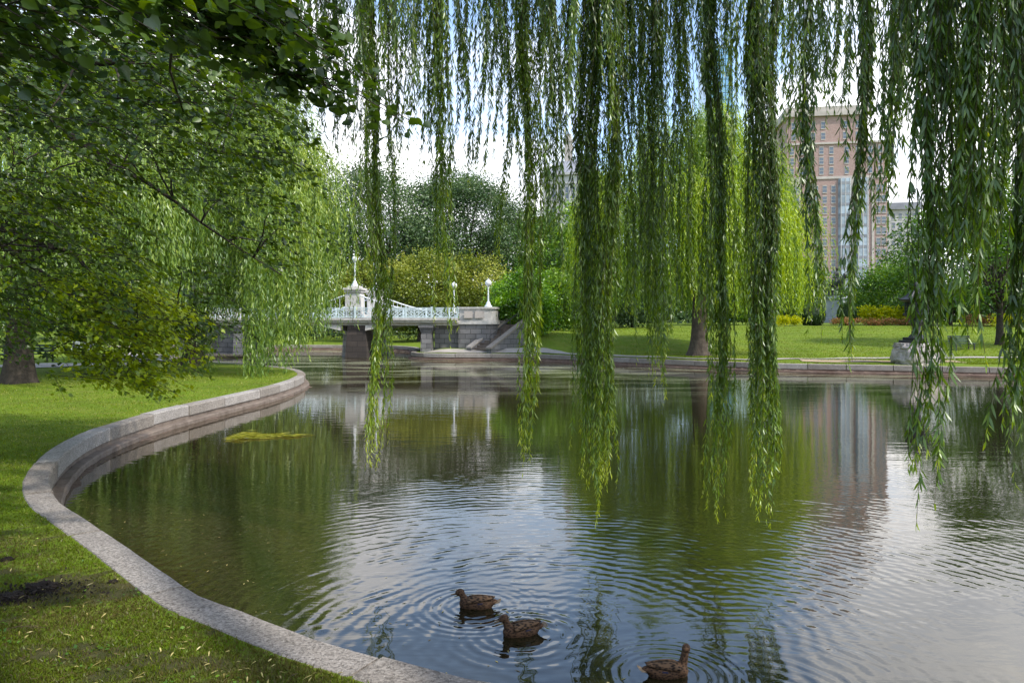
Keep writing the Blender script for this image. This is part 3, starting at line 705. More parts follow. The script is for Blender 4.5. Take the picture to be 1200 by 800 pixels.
# (px, bottom y, width px, twigs, distance, tip spread)
HB = [(352,150,26,8,9.5,.6),(372,115,30,8,9.0,.6),(398,205,24,8,9.2,.6),(418,185,24,9,8.6,.6),(441,560,26,17,9.2,.5),(430,330,24,8,9.0,.6),(462,235,22,7,9.0,.6),(478,190,22,7,9.4,.7),(457,520,9,4,10.2,.3),
 (502,165,28,9,8.8,.8),(519,405,26,19,8.8,.55),(522,240,30,10,9.1,.7),(548,200,26,8,9.2,.7),(572,222,28,11,9.4,.6),(590,300,13,6,9.6,.4),(617,556,24,19,9.0,.4),(614,300,26,10,9.3,.6),(603,190,24,7,9.8,.7),
 (648,325,24,18,8.6,.5),(668,205,24,8,9.6,.8),(699,602,36,26,9.2,.62),(688,580,26,18,9.5,.5),(712,585,24,16,9.0,.5),(735,390,22,14,9.8,.5),(766,470,24,16,9.6,.55),(757,330,22,9,9.2,.55),(792,395,16,9,9.3,.5),
 (722,335,20,8,9.0,.6),(752,375,20,8,10.0,.5),(779,425,16,8,9.0,.5),(806,345,20,8,9.6,.6),(858,330,16,7,9.8,.6),(640,250,20,8,9.6,.6),(840,612,24,20,8.9,.45),(828,400,22,9,9.3,.6),(893,612,36,26,8.6,.5),(884,575,18,13,8.9,.5),(905,570,16,12,8.7,.4),
 (925,235,24,8,7.6,.7),(953,405,20,15,6.8,.5),(982,140,20,6,6.8,.8),(1006,430,17,14,6.0,.5),(1020,220,22,7,6.2,.7),(1035,255,24,9,5.6,.7),
 (1062,225,26,8,5.4,.8),(1092,400,28,11,5.0,.6),(1097,600,30,15,4.7,.35),(1118,330,38,12,5.0,.7),(1138,300,38,11,4.6,.8),(1152,420,40,12,4.5,.7),(1174,330,38,11,4.8,.8),(1190,565,22,11,4.6,.4),
 (1215,420,46,11,4.4,.7),(1250,480,50,11,4.6,.7),(1105,260,46,11,6.4,.8),(1165,270,46,11,6.4,.8),(1210,280,56,11,6.6,.8),(1066,205,36,7,7.5,.8),(1290,420,60,10,5.0,.7),
 (430,110,56,7,10.5,.9),(540,105,60,7,10.5,.9),(630,120,60,7,10.5,.9),(700,140,50,7,10.5,.9),(780,150,60,7,10.5,.9),(872,140,40,6,10.2,.9),(930,120,50,6,9.6,.9),(1000,120,50,6,8.5,.9),
 (385,70,56,7,9.8,.9),(455,75,56,6,8.4,.9),(505,75,56,6,10.0,.9),(580,80,56,6,8.4,.9),(655,85,56,6,10.2,.9),(725,95,56,6,8.4,.9),(745,180,26,8,9.8,.7),(805,110,56,6,10.2,.9),(885,110,50,5,8.2,.9),(965,100,50,5,7.8,.9),(1045,150,40,6,7.2,.9),
 (1125,180,56,9,5.6,.9),(1180,200,56,9,5.6,.9),(1085,150,50,8,6.4,.9),(345,90,40,6,8.0,.9),(480,110,40,5,8.2,.9),(680,130,40,6,8.0,.9),(320,60,50,5,9.6,.9)]
nodes = []
def add_main(path):
    pts = [Vector(p)-Vector(O) for p in path]; pts = [Vector((-.5,.5,4.6))]+pts; fine = []
    c = catmull([tuple(p) for p in pts], 6)
    L.tube([Vector(q) for q in c], [max(.03,.24*(1-i/len(c))**.9) for i in range(len(c))], 8)
    nodes.extend([Vector(q) for q in c[4:]])
L = MB()
add_main([(4.5,.5,7.5),(1.8,4.5,9.2),(-.5,7.5,9.6),(-2.6,9.4,8.9)])
add_main([(5.2,1.0,7.8),(3.4,5,9.4),(2.0,8.2,9.4),(.6,10.2,8.8)])
add_main([(6.2,1.4,7.6),(4.8,5,8.8),(4.0,8.0,9.0),(3.0,10.2,8.6)])
add_main([(3.5,-.2,7.6),(.5,3.5,9.5),(-2,6.4,9.6),(-3.4,8.2,8.6)])
add_main([(8,1.4,7.2),(5.2,4.2,8.0),(3.6,5.2,7.8)])
add_main([(9,-4.5,7.6),(11,-7,8.6),(13,-10,7.6)]); add_main([(10,-1,7.6),(13,1.5,8.4),(15.5,3,7)]); add_main([(4,-5,7.6),(1,-8,8.6),(-1,-11,7.4)])
hb_meshes = []
for (px, yb, wpx, nt_, d, tip) in HB:
    main_ = yb > 450 and px < 1040
    if main_: nt_ = int(nt_*1.3)
    x0 = (px-HX)/F*d; hw = wpx*(.44 if (940 < px < 1012 or 820 < px < 920) else .52 if (main_ and wpx > 30) else .44)*d/F; bph = rng.uniform(0,6,4); bsw = rng.normal(0,.022)*(0 if 940 < px < 1012 else 1); extra = 5 if px < 1045 else 3; zb = EYE-(yb-HY)/F*d; zt = min(8.6, EYE+620*d/F)
    anchor = Vector((x0,d,zt+.15))-Vector(O)
    nd = min(nodes, key=lambda q: (q-anchor).length); limb(L, nd, anchor, .035, .014, .35, 5, 7, .25, rr)
    hb = MB(); Ps=[]; Ds=[]; Ls=[]; Ts=[]
    bt = rng.uniform(.22,.58)-(.06 if px > 1040 else 0)
    for k in range(int(nt_*(1.12 if px > 1040 else .95))+extra):
        strag = k >= int(nt_*(1.12 if px > 1040 else .95))
        ox = rng.normal(0,hw*.52) if not strag else rng.normal(0,30*d/F); oy = rng.normal(0,hw*.7) if not strag else rng.normal(0,.4)
        u = abs(rng.normal(0,1)); e = zb+(zt-zb)*min(.85,(.02 if k < 4 else ((.10 if yb > 450 else .2)*u*(1.2-tip*.4))))+rng.uniform(0,.08)
        if strag: e = EYE-(min(yb,rng.triangular(40,90,215))-HY)/F*d
        n_ = max(8,int((zt-e)/.12)); t = np.linspace(0,1,n_); z = zt+rng.uniform(-.2,.3)+(e-zt)*t
        spread_ = .55+.45*t if wpx < 30 else .6+.5*t
        ph = rng.uniform(0,6,4); sw = rng.normal(0,.06)*(.3 if 940 < px < 1012 else 1)
        x = x0+ox*spread_*(1+.2*np.sin(t*9+ph[0]))+.035*np.sin(z*1.1+ph[1])+.012*np.sin(z*4.3+ph[3])+sw*t**2*.5+.05*np.sin(z*.9+bph[0])+.025*np.sin(z*2.3+bph[1])+bsw*t**2
        y = d+oy*spread_+.035*np.sin(z*1.3+ph[2])
        pts = np.stack([x,y,z],1)-O
        hb.tube([Vector(p) for p in pts[::2]], [.0045*(1-.7*i/max(1,len(pts[::2]))) for i in range(len(pts[::2]))], 3, False)
        m_ = int((zt-e)/.0165); tt = np.sort(rng.random(m_)); tt = tt[rng.random(m_) < np.clip(.78+.45*np.sin(tt*(zt-e)*1.9+ph[2]),.25,1)]; m_ = len(tt); base = np.stack([np.interp(tt,t,pts[:,j]) for j in range(3)],1)
        az = rng.uniform(0,2*math.pi,m_); open_ = rng.uniform(.18,.62,m_)
        dr = np.stack([np.cos(az)*open_, np.sin(az)*open_, -np.ones(m_)],1)
        lf = rng.uniform(.075,.128,m_)*np.where(tt > .96, .7, 1.0)*(.95 if d > 7 else .90)
        Ps.append(base); Ds.append(dr); Ls.append(lf)
        low = np.clip((4.2-(base[:,2]+O[2]))/4.0,0,1)  # sunlight on the lower strands, put into the leaf tint
        Ts.append(np.clip(bt+rng.normal(0,.13,m_)+.36*low+.32*(tt > .97),0,1))
    me1 = leaves('leaf', np.concatenate(Ps), np.concatenate(Ds), np.concatenate(Ls), np.concatenate(Ls)*.155, np.concatenate(Ts), 'lance' if d < 8.3 else 'kite', .16 if d < 8.3 else .5)
    o = hb.build('hanging_branch', M['twig'], wr)
    link('foliage', me1, M['willow_near'], o)
L.build('limb', M['bark'], wr, True)
# upper crown leaf clumps (overhead, outside the frame, shading the strands)
C = np.array([list(nodes[i]) for i in rng.integers(0,len(nodes),60)])+rng.normal(0,.7,(60,3))+np.array([0,0,.75])
P = np.repeat(C,60,0)+rng.normal(0,.42,(60*60,3)); sel = P[:,2]+O[2] > 8.2
P = P[sel]; D = np.tile([0,0,-1.],(len(P),1))+rng.normal(0,.4,(len(P),3))
link('crown', leaves('crown', P, D, rng.uniform(.10,.16,len(P)), .026, np.clip(rng.normal(.4,.2,len(P)),0,1), 'kite', .2), M['willow_near'], wr)

# ---------------------------------------------------------------- lamps
def lamp(loc, label, h=1.75, k=1.0):
    r = empty('globe_lamp', loc, 0, label, 'street lamp', 'white globe lamps on the bridge')
    b = MB(); b.lathe([(.27*k,0),(.27*k,.10),(.20*k,.14),(.13*k,.34),(.075*k,.42)], 12); b.build('base', M['whitepaint'], r)
    b = MB(); b.lathe([(.06*k,.42),(.045*k,h-.42),(.075*k,h-.38),(.05*k,h-.34),(.06*k,h-.24),(.12*k,h-.18)], 10); b.build('post', M['whitepaint'], r)
    b = MB(); n = 13; b.lathe([(.23*k*max(.2,math.sin(math.pi*i/(n-1))), h+.03-.23*k*math.cos(math.pi*i/(n-1))) for i in range(n)], 16); b.build('globe', M['globe'], r, True)
    b = MB(); b.lathe([(.05*k,h+.25*k),(.04*k,h+.28*k),(.012,h+.31*k)], 8); b.build('finial', M['whitepaint'], r)
    return r

# ---------------------------------------------------------------- footbridge
T1 = np.array([-11.8,55.0]); ang = -math.atan2(.11,.994)
br = empty('footbridge', (T1[0],T1[1],0), ang, 'long footbridge with pale blue lattice railings and square stone towers', 'bridge')
BW = 6.4; U0, U1 = -11.3, 7.9
b = MB()
b.box(U0,U1,-.05,BW+.05,2.62,2.90); b.box(U0,U1,-.22,BW+.22,2.80,2.955)
b.box(U0,U1,.35,BW-.35,2.40,2.62)
b.build('deck', M['whitestone'], br)
b = MB()
for s in (-1,1):   # brackets where the deck rests on the middle pier
    b.add([(s*.95,-.0,2.40),(s*2.6,0,2.40),(s*.95,0,2.02),(s*.95,BW,2.40),(s*2.6,BW,2.40),(s*.95,BW,2.02)], [(0,1,2),(3,5,4),(0,3,4,1),(1,4,5,2),(0,2,5,3)])
b.build('bracket', M['whitestone'], br)
for v in (-.14, BW+.14):
    b = MB(); b.box(U0,U1,v-.05,v+.05,3.66,3.72); b.box(U0,U1,v-.04,v+.04,2.99,3.05); b.box(U0,U1,v-.03,v+.03,3.52,3.55)
    n = int((U1-U0)/.62); st = (U1-U0)/n
    for i in range(n+1):
        u = U0+i*st
        if i % 3 == 0: b.box(u-.06,u+.06,v-.062,v+.062,2.95,3.78)
        else: b.box(u-.02,u+.02,v-.022,v+.022,3.05,3.66)
        if i < n:
            b.beam((u,v,3.05),(u+st,v,3.52),.035); b.beam((u,v,3.52),(u+st,v,3.05),.035)
            b.beam((u+st*.5,v,3.05),(u+st,v,3.28),.025); b.beam((u,v,3.28),(u+st*.5,v,3.52),.025)
            b.beam((u+st*.5,v,3.55),(u+st*.5,v,3.66),.03)
    b.build('railing', M['paint'], br)
    c = .50 if v < 0 else BW-.50
    b = MB(); b.box(-.60,.60,c-.5,c+.5,2.955,4.72,.03); b.box(-.54,.54,c-.45,c+.45,4.72,4.84); b.box(-.68,.68,c-.58,c+.58,2.956,3.25,.03)
    tw = b.build('tower', M['whitestone'], br)
    b = MB(); b.box(-.66,.66,c-.56,c+.56,4.84,5.0,.03); b.box(-.76,.76,c-.66,c+.66,5.0,5.18,.04); b.box(-.5,.5,c-.42,c+.42,5.18,5.33,.05); b.build('cap', M['whitestone'], tw)
    for s in (-1,1):
        b = MB(); pts = []
        for i in range(11):
            t = i/10; u = s*(.6+t*3.4); pts.append((u, v, 4.62-.98*(1-(1-t)**1.35)))
        b.tube(pts, .055, 7)
        for i in range(1,9):
            b.tube([(pts[i][0],v,pts[i][2]),(pts[i][0],v,3.70)], .018, 5)
        b.build('cable', M['whitepaint'], br)
b = MB()
def frust(b, u0,u1,v0,v1,z0,z1,bat):
    vs = [(u0-bat,v0-bat,z0),(u1+bat,v0-bat,z0),(u1+bat,v1+bat,z0),(u0-bat,v1+bat,z0),(u0,v0,z1),(u1,v0,z1),(u1,v1,z1),(u0,v1,z1)]
    b.add(vs, [(3,2,1,0),(4,5,6,7),(0,1,5,4),(1,2,6,5),(2,3,7,6),(3,0,4,7)])
frust(b, -.45,.92,.15,1.6,-.4,2.41,.17); pr = b.build('pier', M['pierdark'], br)
b = MB(); frust(b, -1.05,-.35,1.0,BW-.3,-.4,2.0,.12); frust(b, -.8,.7,1.7,BW-.3,-.4,2.0,.12); b.box(-1.25,1.0,1.65,BW-.2,-.4,.5); b.build('pier', M['pierstone'], br)
def abut(s, ubase):
    # rough curved abutment with corbelled pilaster, cornice, panelled parapet
    n = 10; zb = .2
    prof = [(ubase,.12),(ubase+2.1*1,.12)]
    out_ = [(ubase+0.0,.25),(ubase+2.0,.12)]+[(ubase+2.0+.75*math.sin(a), .12+.75*(1-math.cos(a))) for a in np.linspace(.3,math.pi/2,5)]+[(ubase+2.75,BW-.2),(ubase,BW-.2)]
    def extr(pts, z0, z1, grow=0.0):
        c = np.mean(np.array(pts),0); P = [(s*(p[0]+(grow if p[0] > c[0] else -grow)), p[1]+(grow if p[1] > c[1] else -grow)) for p in pts]
        k = len(P); b.add([(x,y,z0) for x,y in P]+[(x,y,z1) for x,y in P], [tuple(range(k)), tuple(range(2*k-1,k-1,-1))]+[(i,(i+1)%k,k+(i+1)%k,k+i) for i in range(k)])
    b = MB(); extr(out_, zb, 2.50); b.box(*sorted((s*(ubase-1.9),s*(ubase-.002))), .75, BW-.5, zb, 2.40); o = b.build('abutment', M['abutment'], br)
    b = MB(); extr(out_, 2.50, 2.66, .09); extr(out_, 2.66, 2.78, .03); b.build('cornice', M['whitestone'], o)
    b = MB(); extr(out_, 2.78, 3.62, -.06); extr(out_, 3.62, 3.76, .04); b.build('parapet', M['whitestone'], o)
    b = MB()
    for a in (.45,1.25): b.box(*sorted((s*(ubase+a),s*(ubase+a+.6))), .055, .175, 2.95, 3.46)
    b.build('parapet_panel', M['limestone'], o)
    b = MB(); frust(b, min(s*(ubase-2.75),s*(ubase-2.0)), max(s*(ubase-2.75),s*(ubase-2.0)), .1, .8, zb, 1.95, .06)
    for i in range(3):
        g_ = .05+.06*i; b.box(min(s*(ubase-2.75),s*(ubase-2.0))-g_, max(s*(ubase-2.75),s*(ubase-2.0))+g_, .1-g_, .8+g_, 1.953+.15*i, 2.10+.15*i)
    b.build('pilaster', M['abutment'], o)
abut(1, 7.9); abut(-1, 11.3)
def bl(u, v, z):
    c, s_ = math.cos(ang), math.sin(ang); return (T1[0]+u*c-v*s_, T1[1]+u*s_+v*c, z)
lamp(bl(0,.5,5.33), 'white globe lamp standing on the near stone tower of the bridge', 2.0, .95)
lamp(bl(0,BW-.5,5.33), 'white globe lamp on the far stone tower, half hidden by hanging strands', 2.0, .95)
lamp(bl(7.55,.35,3.30), 'white globe lamp at the right end of the bridge railing', 2.0, 1.0)
lamp(bl(10.0,1.0,3.762), 'white globe lamp on the end of the stone parapet above the shrub', 1.75, 1.05)

# ---------------------------------------------------------------- stone steps beside the abutment
stx = empty('stone_steps', (-2.15,52.9,0), R(-38), 'flight of stone steps with sloping side walls beside the bridge abutment', 'steps')
NS = 11; run = .33; rise = .165; z0s = .66
b = MB()
for i in range(NS): b.box(-.72,.72, i*run,(NS)*run, z0s+i*rise-.02*(i>0), z0s+(i+1)*rise)
b.build('step', M['wallface'], stx)
for s in (-1,1):
    b = MB(); x0, x1 = sorted((s*.73,s*1.12))
    ys_, ye = -.35, NS*run+.3; zz0, zz1 = z0s+.10, z0s+NS*rise+.32
    b.add([(x0,ys_,.1),(x1,ys_,.1),(x1,ye,.1),(x0,ye,.1),(x0,ys_,zz0),(x1,ys_,zz0),(x1,ye,zz1),(x0,ye,zz1)], [(3,2,1,0),(4,5,6,7),(0,1,5,4),(1,2,6,5),(2,3,7,6),(3,0,4,7)])
    b.build('cheek_wall', M['abutment'], stx)
    b = MB(); g_ = .05
    b.add([(x0-g_,ys_-g_,zz0),(x1+g_,ys_-g_,zz0),(x1+g_,ye,zz1),(x0-g_,ye,zz1),(x0-g_,ys_-g_,zz0+.12),(x1+g_,ys_-g_,zz0+.12),(x1+g_,ye,zz1+.12),(x0-g_,ye,zz1+.12)], [(3,2,1,0),(4,5,6,7),(0,1,5,4),(1,2,6,5),(2,3,7,6),(3,0,4,7)])
    b.build('coping', M['granite'], stx)
b = MB(); hx = .62
for i in (0.5,4,7.5,10.5): b.tube([(hx,i*run,z0s+i*rise),(hx,i*run,z0s+i*rise+.95)], .025, 6)
b.tube([(hx,.5*run,z0s+.5*rise+.95),(hx,10.5*run,z0s+10.5*rise+.95)], .03, 6)
b.build('handrail', M['darkiron'], stx)

# ---------------------------------------------------------------- ducks
def union_mesh(parts, voxel, smooth_it=6):
    bm = bmesh.new()
    for p in parts:
        if p[0] == 'e':
            _, c, r, rot = p; Mx = Matrix.Translation(c) @ Matrix.Rotation(rot[0],4,'X') @ Matrix.Rotation(rot[2],4,'Z') @ Matrix.Rotation(rot[1],4,'Y') @ Matrix.Diagonal((*r,1))
            bmesh.ops.create_icosphere(bm, subdivisions=3, radius=1, matrix=Mx)
        else:
            _, pts, rad = p; t = MB(); 
            fine=[]; fr=[]
            for i in range(len(pts)-1):
                for k in range(4): fine.append(Vector(pts[i]).lerp(Vector(pts[i+1]),k/4)); fr.append(rad[i]+(rad[i+1]-rad[i])*k/4)
            fine.append(Vector(pts[-1])); fr.append(rad[-1]); t.tube(fine, fr, 10)
            vv = [bm.verts.new(q) for q in t.v]
            for f in t.f: bm.faces.new([vv[i] for i in f])
            for e, rd in ((pts[0],rad[0]),(pts[-1],rad[-1])): bmesh.ops.create_icosphere(bm, subdivisions=2, radius=rd, matrix=Matrix.Translation(e))
    me = bpy.data.meshes.new('tmp'); bm.to_mesh(me); bm.free()
    o = bpy.data.objects.new('tmp', me); COL.objects.link(o)
    md = o.modifiers.new('r','REMESH'); md.mode = 'VOXEL'; md.voxel_size = voxel
    ms = o.modifiers.new('s','SMOOTH'); ms.factor = .5; ms.iterations = smooth_it
    dg = bpy.context.evaluated_depsgraph_get(); dg.update(); r = bpy.data.meshes.new_from_object(o.evaluated_get(dg))
    bpy.data.objects.remove(o); return r

def feather(name, stops, sc):
    m, nt, out = newmat(name); g = NG(nt); v = g.obj()
    vo = g.n('ShaderNodeTexVoronoi', i_Vector=g.mapping(v, scale=(1,1.7,1.7)), i_Scale=sc, feature='F1')
    nz = g.noise(sc*.5, 3, .6, v); f = g.math('ADD', g.math('MULTIPLY', vo.outputs['Distance'], 1.1), g.math('MULTIPLY', nz, .45))
    p = g.n('ShaderNodeBsdfPrincipled', i_Base_Color=g.ramp(f, stops), i_Roughness=.75); p.inputs['Specular IOR Level'].default_value = .15
    bp = g.n('ShaderNodeBump', i_Strength=.4, i_Distance=.004, i_Height=vo.outputs['Distance']); nt.links.new(bp.outputs[0], p.inputs['Normal'])
    nt.links.new(p.outputs[0], out.inputs[0]); return m
M['duckbody'] = feather('duck_feathers', [(.25,(.005,.003,.002)),(.5,(.014,.008,.005)),(.95,(.085,.048,.026))], 40)
M['duckwing'] = feather('duck_wing_feathers', [(.2,(.004,.0025,.002)),(.55,(.010,.006,.004)),(.9,(.11,.066,.036))], 30)
M['bill'] = surf('duck_bill', (.09,.06,.025), (.17,.11,.045), 30, .4, .1)
M['eye'] = surf('duck_eye', (.004,.003,.003), (.008,.006,.005), 3, .1, 0)
M['speculum'] = surf('duck_speculum', (.008,.012,.035), (.02,.03,.08), 20, .4, .1)
M['taillight'] = surf('duck_tail_edge', (.14,.10,.06), (.30,.23,.15), 40, .7, .1)
for (dx,dy,yaw,hyaw,pitch), lab, neck in zip(DUCKS, ('brown duck farthest out, sitting low with its head drawn in', 'brown mottled duck in the middle of the three, bill tipped down', 'brown duck nearest the lower edge, facing right with its neck raised'), (-.022,.0,.04)):
    r = empty('duck', (dx,dy,-.008), yaw, lab, 'duck', 'ducks swimming near the edge'); r.scale = (.92,.92,.92)
    hc = Vector((.150,0,.185+neck)); hd = Vector((math.cos(hyaw),math.sin(hyaw),-math.sin(pitch)))
    hx = hc+hd*.012
    body = union_mesh([('e',(-.03,0,.035),(.165,.083,.078),(0,R(4),0)), ('e',(-.145,0,.062),(.10,.05,.036),(0,R(10),0)), ('e',(.085,0,.045),(.085,.072,.075),(0,0,0)),
        ('t',[(.10,0,.06),(.128,0,.115),tuple(hc)],[.055,.038,.029]), ('e',tuple(hx),(.050,.036,.040),(0,math.asin(-hd.z)*-1*-1,hyaw)), ('e',tuple(hx+hd*.026+Vector((0,0,-.006))),(.028,.022,.022),(0,0,hyaw))], .006, 3)
    link('body', body, M['duckbody'], r, True)
    side = Vector((-hd.y,hd.x,0)).normalized(); up = Vector((0,0,1)); bm_ = MB(); vs=[]; fs=[]
    for i,(t,w,hh) in enumerate(((.036,.013,.013),(.055,.0115,.009),(.075,.0125,.006),(.092,.012,.004),(.100,.006,.002))):
        c = hx+hd*t+Vector((0,0,-.008-.10*(t-.036)))
        for j in range(8):
            a = 2*math.pi*j/8; vs.append(c+side*w*math.cos(a)+up*hh*math.sin(a))
    for i in range(4):
        for j in range(8): fs.append((i*8+j,i*8+(j+1)%8,(i+1)*8+(j+1)%8,(i+1)*8+j))
    fs.append(tuple(32+j for j in range(8))); bm_.add(vs,fs); bm_.build('bill', M['bill'], r, True)
    for s in (-1,1):
        b = MB(); ec = hx+hd*.018+side*s*.0265+Vector((0,0,.009)); b.lathe([(.0016,-.0055),(.0045,-.003),(.0055,0),(.0045,.003),(.0016,.0055)], 8, ec); b.build('eye', M['eye'], r, True)
        # folded wing: shell hugging the flank, tip lifted over the tail
        vs=[]; fs=[]; K=12; J=7
        for i in range(K):
            t = i/(K-1); ux = .075-.285*t; wz_ = (.052*math.sin(math.pi*min(1,t*.85+.14))**.7)*(1-.5*t); cz = .088+.012*t+.022*t*t; oy = .087*(1-.28*t-.42*t*t)
            for j in range(J):
                a = -.85+2.37*j/(J-1); vs.append((ux, s*(oy*(.06+.96*math.cos(a))+.003), cz+wz_*math.sin(a)))
        for i in range(K-1):
            for j in range(J-1):
                q = (i*J+j,i*J+j+1,(i+1)*J+j+1,(i+1)*J+j); fs.append(q if s < 0 else q[::-1])
        b = MB(); b.add(vs,fs); w = b.build('wing', M['duckwing'], r, True); md = w.modifiers.new('solid','SOLIDIFY'); md.thickness = .006; md.offset = -1
        b = MB(); b.add([(-.035,s*.0865,.066),(-.085,s*.0785,.070),(-.09,s*.077,.082),(-.040,s*.085,.080)], [(0,1,2,3)]); b.build('wing_patch', M['speculum'], w)
    b = MB()
    for k in range(-3,4):
        a = k*.17; c0 = Vector((-.20,k*.008,.070-abs(k)*.002)); c1 = c0+Vector((-.075*math.cos(a),-.075*math.sin(-a)*1.0,.022)); sd_ = Vector((0,.011,0))
        b.add([c0-sd_*.6,c0+sd_*.6,c1+sd_*.5,c1-sd_*.5,c0-sd_*.6-Vector((0,0,.004)),c0+sd_*.6-Vector((0,0,.004)),c1+sd_*.5-Vector((0,0,.003)),c1-sd_*.5-Vector((0,0,.003))], [(0,1,2,3),(7,6,5,4),(0,4,5,1),(1,5,6,2),(2,6,7,3),(3,7,4,0)])
    b.build('tail', M['taillight'], r)

# ---------------------------------------------------------------- boulder and iron lantern
bx, by = (1074-HX)/F*39.8, 39.8; bz = gz(bx,by)
bm = bmesh.new(); bmesh.ops.create_icosphere(bm, subdivisions=5, radius=1)
from mathutils import noise as mnoise
for v in bm.verts:
    p = v.co.copy(); q = p*1.0
    q = Vector((math.copysign(abs(p.x)**.62,p.x), math.copysign(abs(p.y)**.7,p.y), math.copysign(abs(p.z)**.55,p.z)))
    k = 1+.13*mnoise.noise(p*1.6+Vector((3,1,4)))+.07*mnoise.cell(p*2.6)+.05*mnoise.noise(p*5)+.02*mnoise.noise(p*14)
    v.co = Vector((q.x*1.22*k, q.y*.95*k, (.52+q.z*.62*k if q.z < .8 else 1.13+.04*k)))
me = bpy.data.meshes.new('boulder'); bm.to_mesh(me); bm.free()
bo = link('boulder', me, M['rock'], smooth=False); bo.location = (bx,by,bz-.05); bo.rotation_euler = (0,0,R(20))
tag(bo, 'pale rough boulder at the far water edge carrying the iron lantern', 'boulder')
lt = empty('iron_lantern', (bx,by,bz+1.10), R(8), 'dark iron temple lantern standing on the pale boulder', 'lantern')
b = MB(); b.box(-.62,.62,-.62,.62,0,.16,.02); b.box(-.48,.48,-.48,.48,.16,.32,.02); b.lathe([(.42,.32),(.30,.46),(.22,.54)],6); b.build('base', M['darkiron'], lt)
b = MB(); b.lathe([(.24,.54),(.20,.70),(.22,.95),(.36,1.04),(.40,1.16),(.30,1.24),(.26,1.30)],12); b.build('shaft', M['darkiron'], lt, False)
b = MB(); b.lathe([(.28,1.30),(.54,1.44),(.66,1.52),(.66,1.60),(.58,1.62)],6); b.build('platform', M['darkiron'], lt)
b = MB(); b.lathe([(.46,1.62),(.49,2.22)],6); lc = b.build('light_chamber', M['darkiron'], lt)
b = MB()
for i in range(6):
    a = 2*math.pi*(i+.5)/6; b.tube([(.53*math.cos(a),.53*math.sin(a),1.62),(.53*math.cos(a),.53*math.sin(a),2.22)], .035, 6)
    for z in (1.80,2.05):
        a2 = 2*math.pi*(i+1.5)/6; b.tube([(.52*math.cos(a),.52*math.sin(a),z),(.52*math.cos(a2),.52*math.sin(a2),z)], .02, 5)
b.build('lattice', M['darkiron'], lc)
b = MB(); b.lathe([(.62,2.22),(.80,2.30),(.82,2.36),(.62,2.46),(.36,2.66),(.20,2.80),(.12,2.84)],6)
for i in range(6):
    a = 2*math.pi*(i+.5)/6; b.tube([(.2*math.cos(a),.2*math.sin(a),2.81),(.6*math.cos(a),.6*math.sin(a),2.46),(.80*math.cos(a),.80*math.sin(a),2.36),(.88*math.cos(a),.88*math.sin(a),2.48)], [.03,.04,.04,.02], 6)
b.build('roof', M['darkiron'], lt)
b = MB(); b.lathe([(.10,2.84),(.16,2.92),(.08,2.98),(.13,3.08),(.12,3.16),(.02,3.30)],12); b.build('finial', M['darkiron'], lt, True)

# ---------------------------------------------------------------- equestrian statue
sd_ = 165.0; sx = (981-HX)/F*sd_; sz = gz(sx,sd_)
st = empty('equestrian_statue', (sx,sd_,sz), R(28), 'dark bronze rider on a horse above a tall grey granite pedestal', 'statue')
PH = 5.6
b = MB(); b.box(-2.5,2.5,-3.0,3.0,-.3,.5,.05); b.box(-2.2,2.2,-2.7,2.7,.5,.95,.08); b.box(-1.85,1.85,-2.4,2.4,.95,4.75,.05); b.box(-2.1,2.1,-2.65,2.65,4.75,5.05,.08); b.box(-2.35,2.35,-2.9,2.9,5.05,5.3,.05); b.box(-1.7,1.7,-2.2,2.2,5.3,PH,.05)
b.build('pedestal', M['pedestal'], st)
z = PH
horse = union_mesh([('e',(0,.1,z+2.35),(.62,1.25,.68),(0,0,0)), ('e',(0,-.75,z+2.45),(.55,.6,.66),(0,0,0)), ('e',(0,.95,z+2.45),(.58,.55,.62),(0,0,0)),
  ('t',[(0,-1.0,z+2.6),(0,-1.45,z+3.25),(0,-1.6,z+3.75)],[.48,.34,.24]), ('t',[(0,-1.5,z+3.8),(0,-1.95,z+3.45),(0,-2.15,z+3.15)],[.26,.2,.14]),
  ('t',[(.1,-1.45,z+3.9),(.14,-1.45,z+4.12)],[.08,.04]), ('t',[(-.1,-1.45,z+3.9),(-.14,-1.45,z+4.12)],[.08,.04]),
  ('t',[(.33,-.85,z+2.1),(.34,-.95,z+1.1),(.34,-.9,z+.15)],[.28,.16,.13]), ('t',[(-.33,-.9,z+2.1),(-.34,-1.35,z+1.5),(-.34,-1.2,z+.85)],[.28,.17,.13]),
  ('t',[(.34,1.0,z+2.2),(.36,.75,z+1.5),(.36,1.25,z+.95),(.36,1.1,z+.15)],[.36,.24,.16,.13]), ('t',[(-.34,1.0,z+2.2),(-.36,1.0,z+1.5),(-.36,1.5,z+.95),(-.36,1.4,z+.15)],[.36,.24,.16,.13]),
  ('t',[(0,1.45,z+2.7),(0,1.85,z+2.3),(0,1.9,z+1.3)],[.14,.2,.1])], .09, 3)
ho = link('horse', horse, M['bronze'], st, True); ho.scale = (1.25,1.25,1.25); ho.location.z = -.25*PH
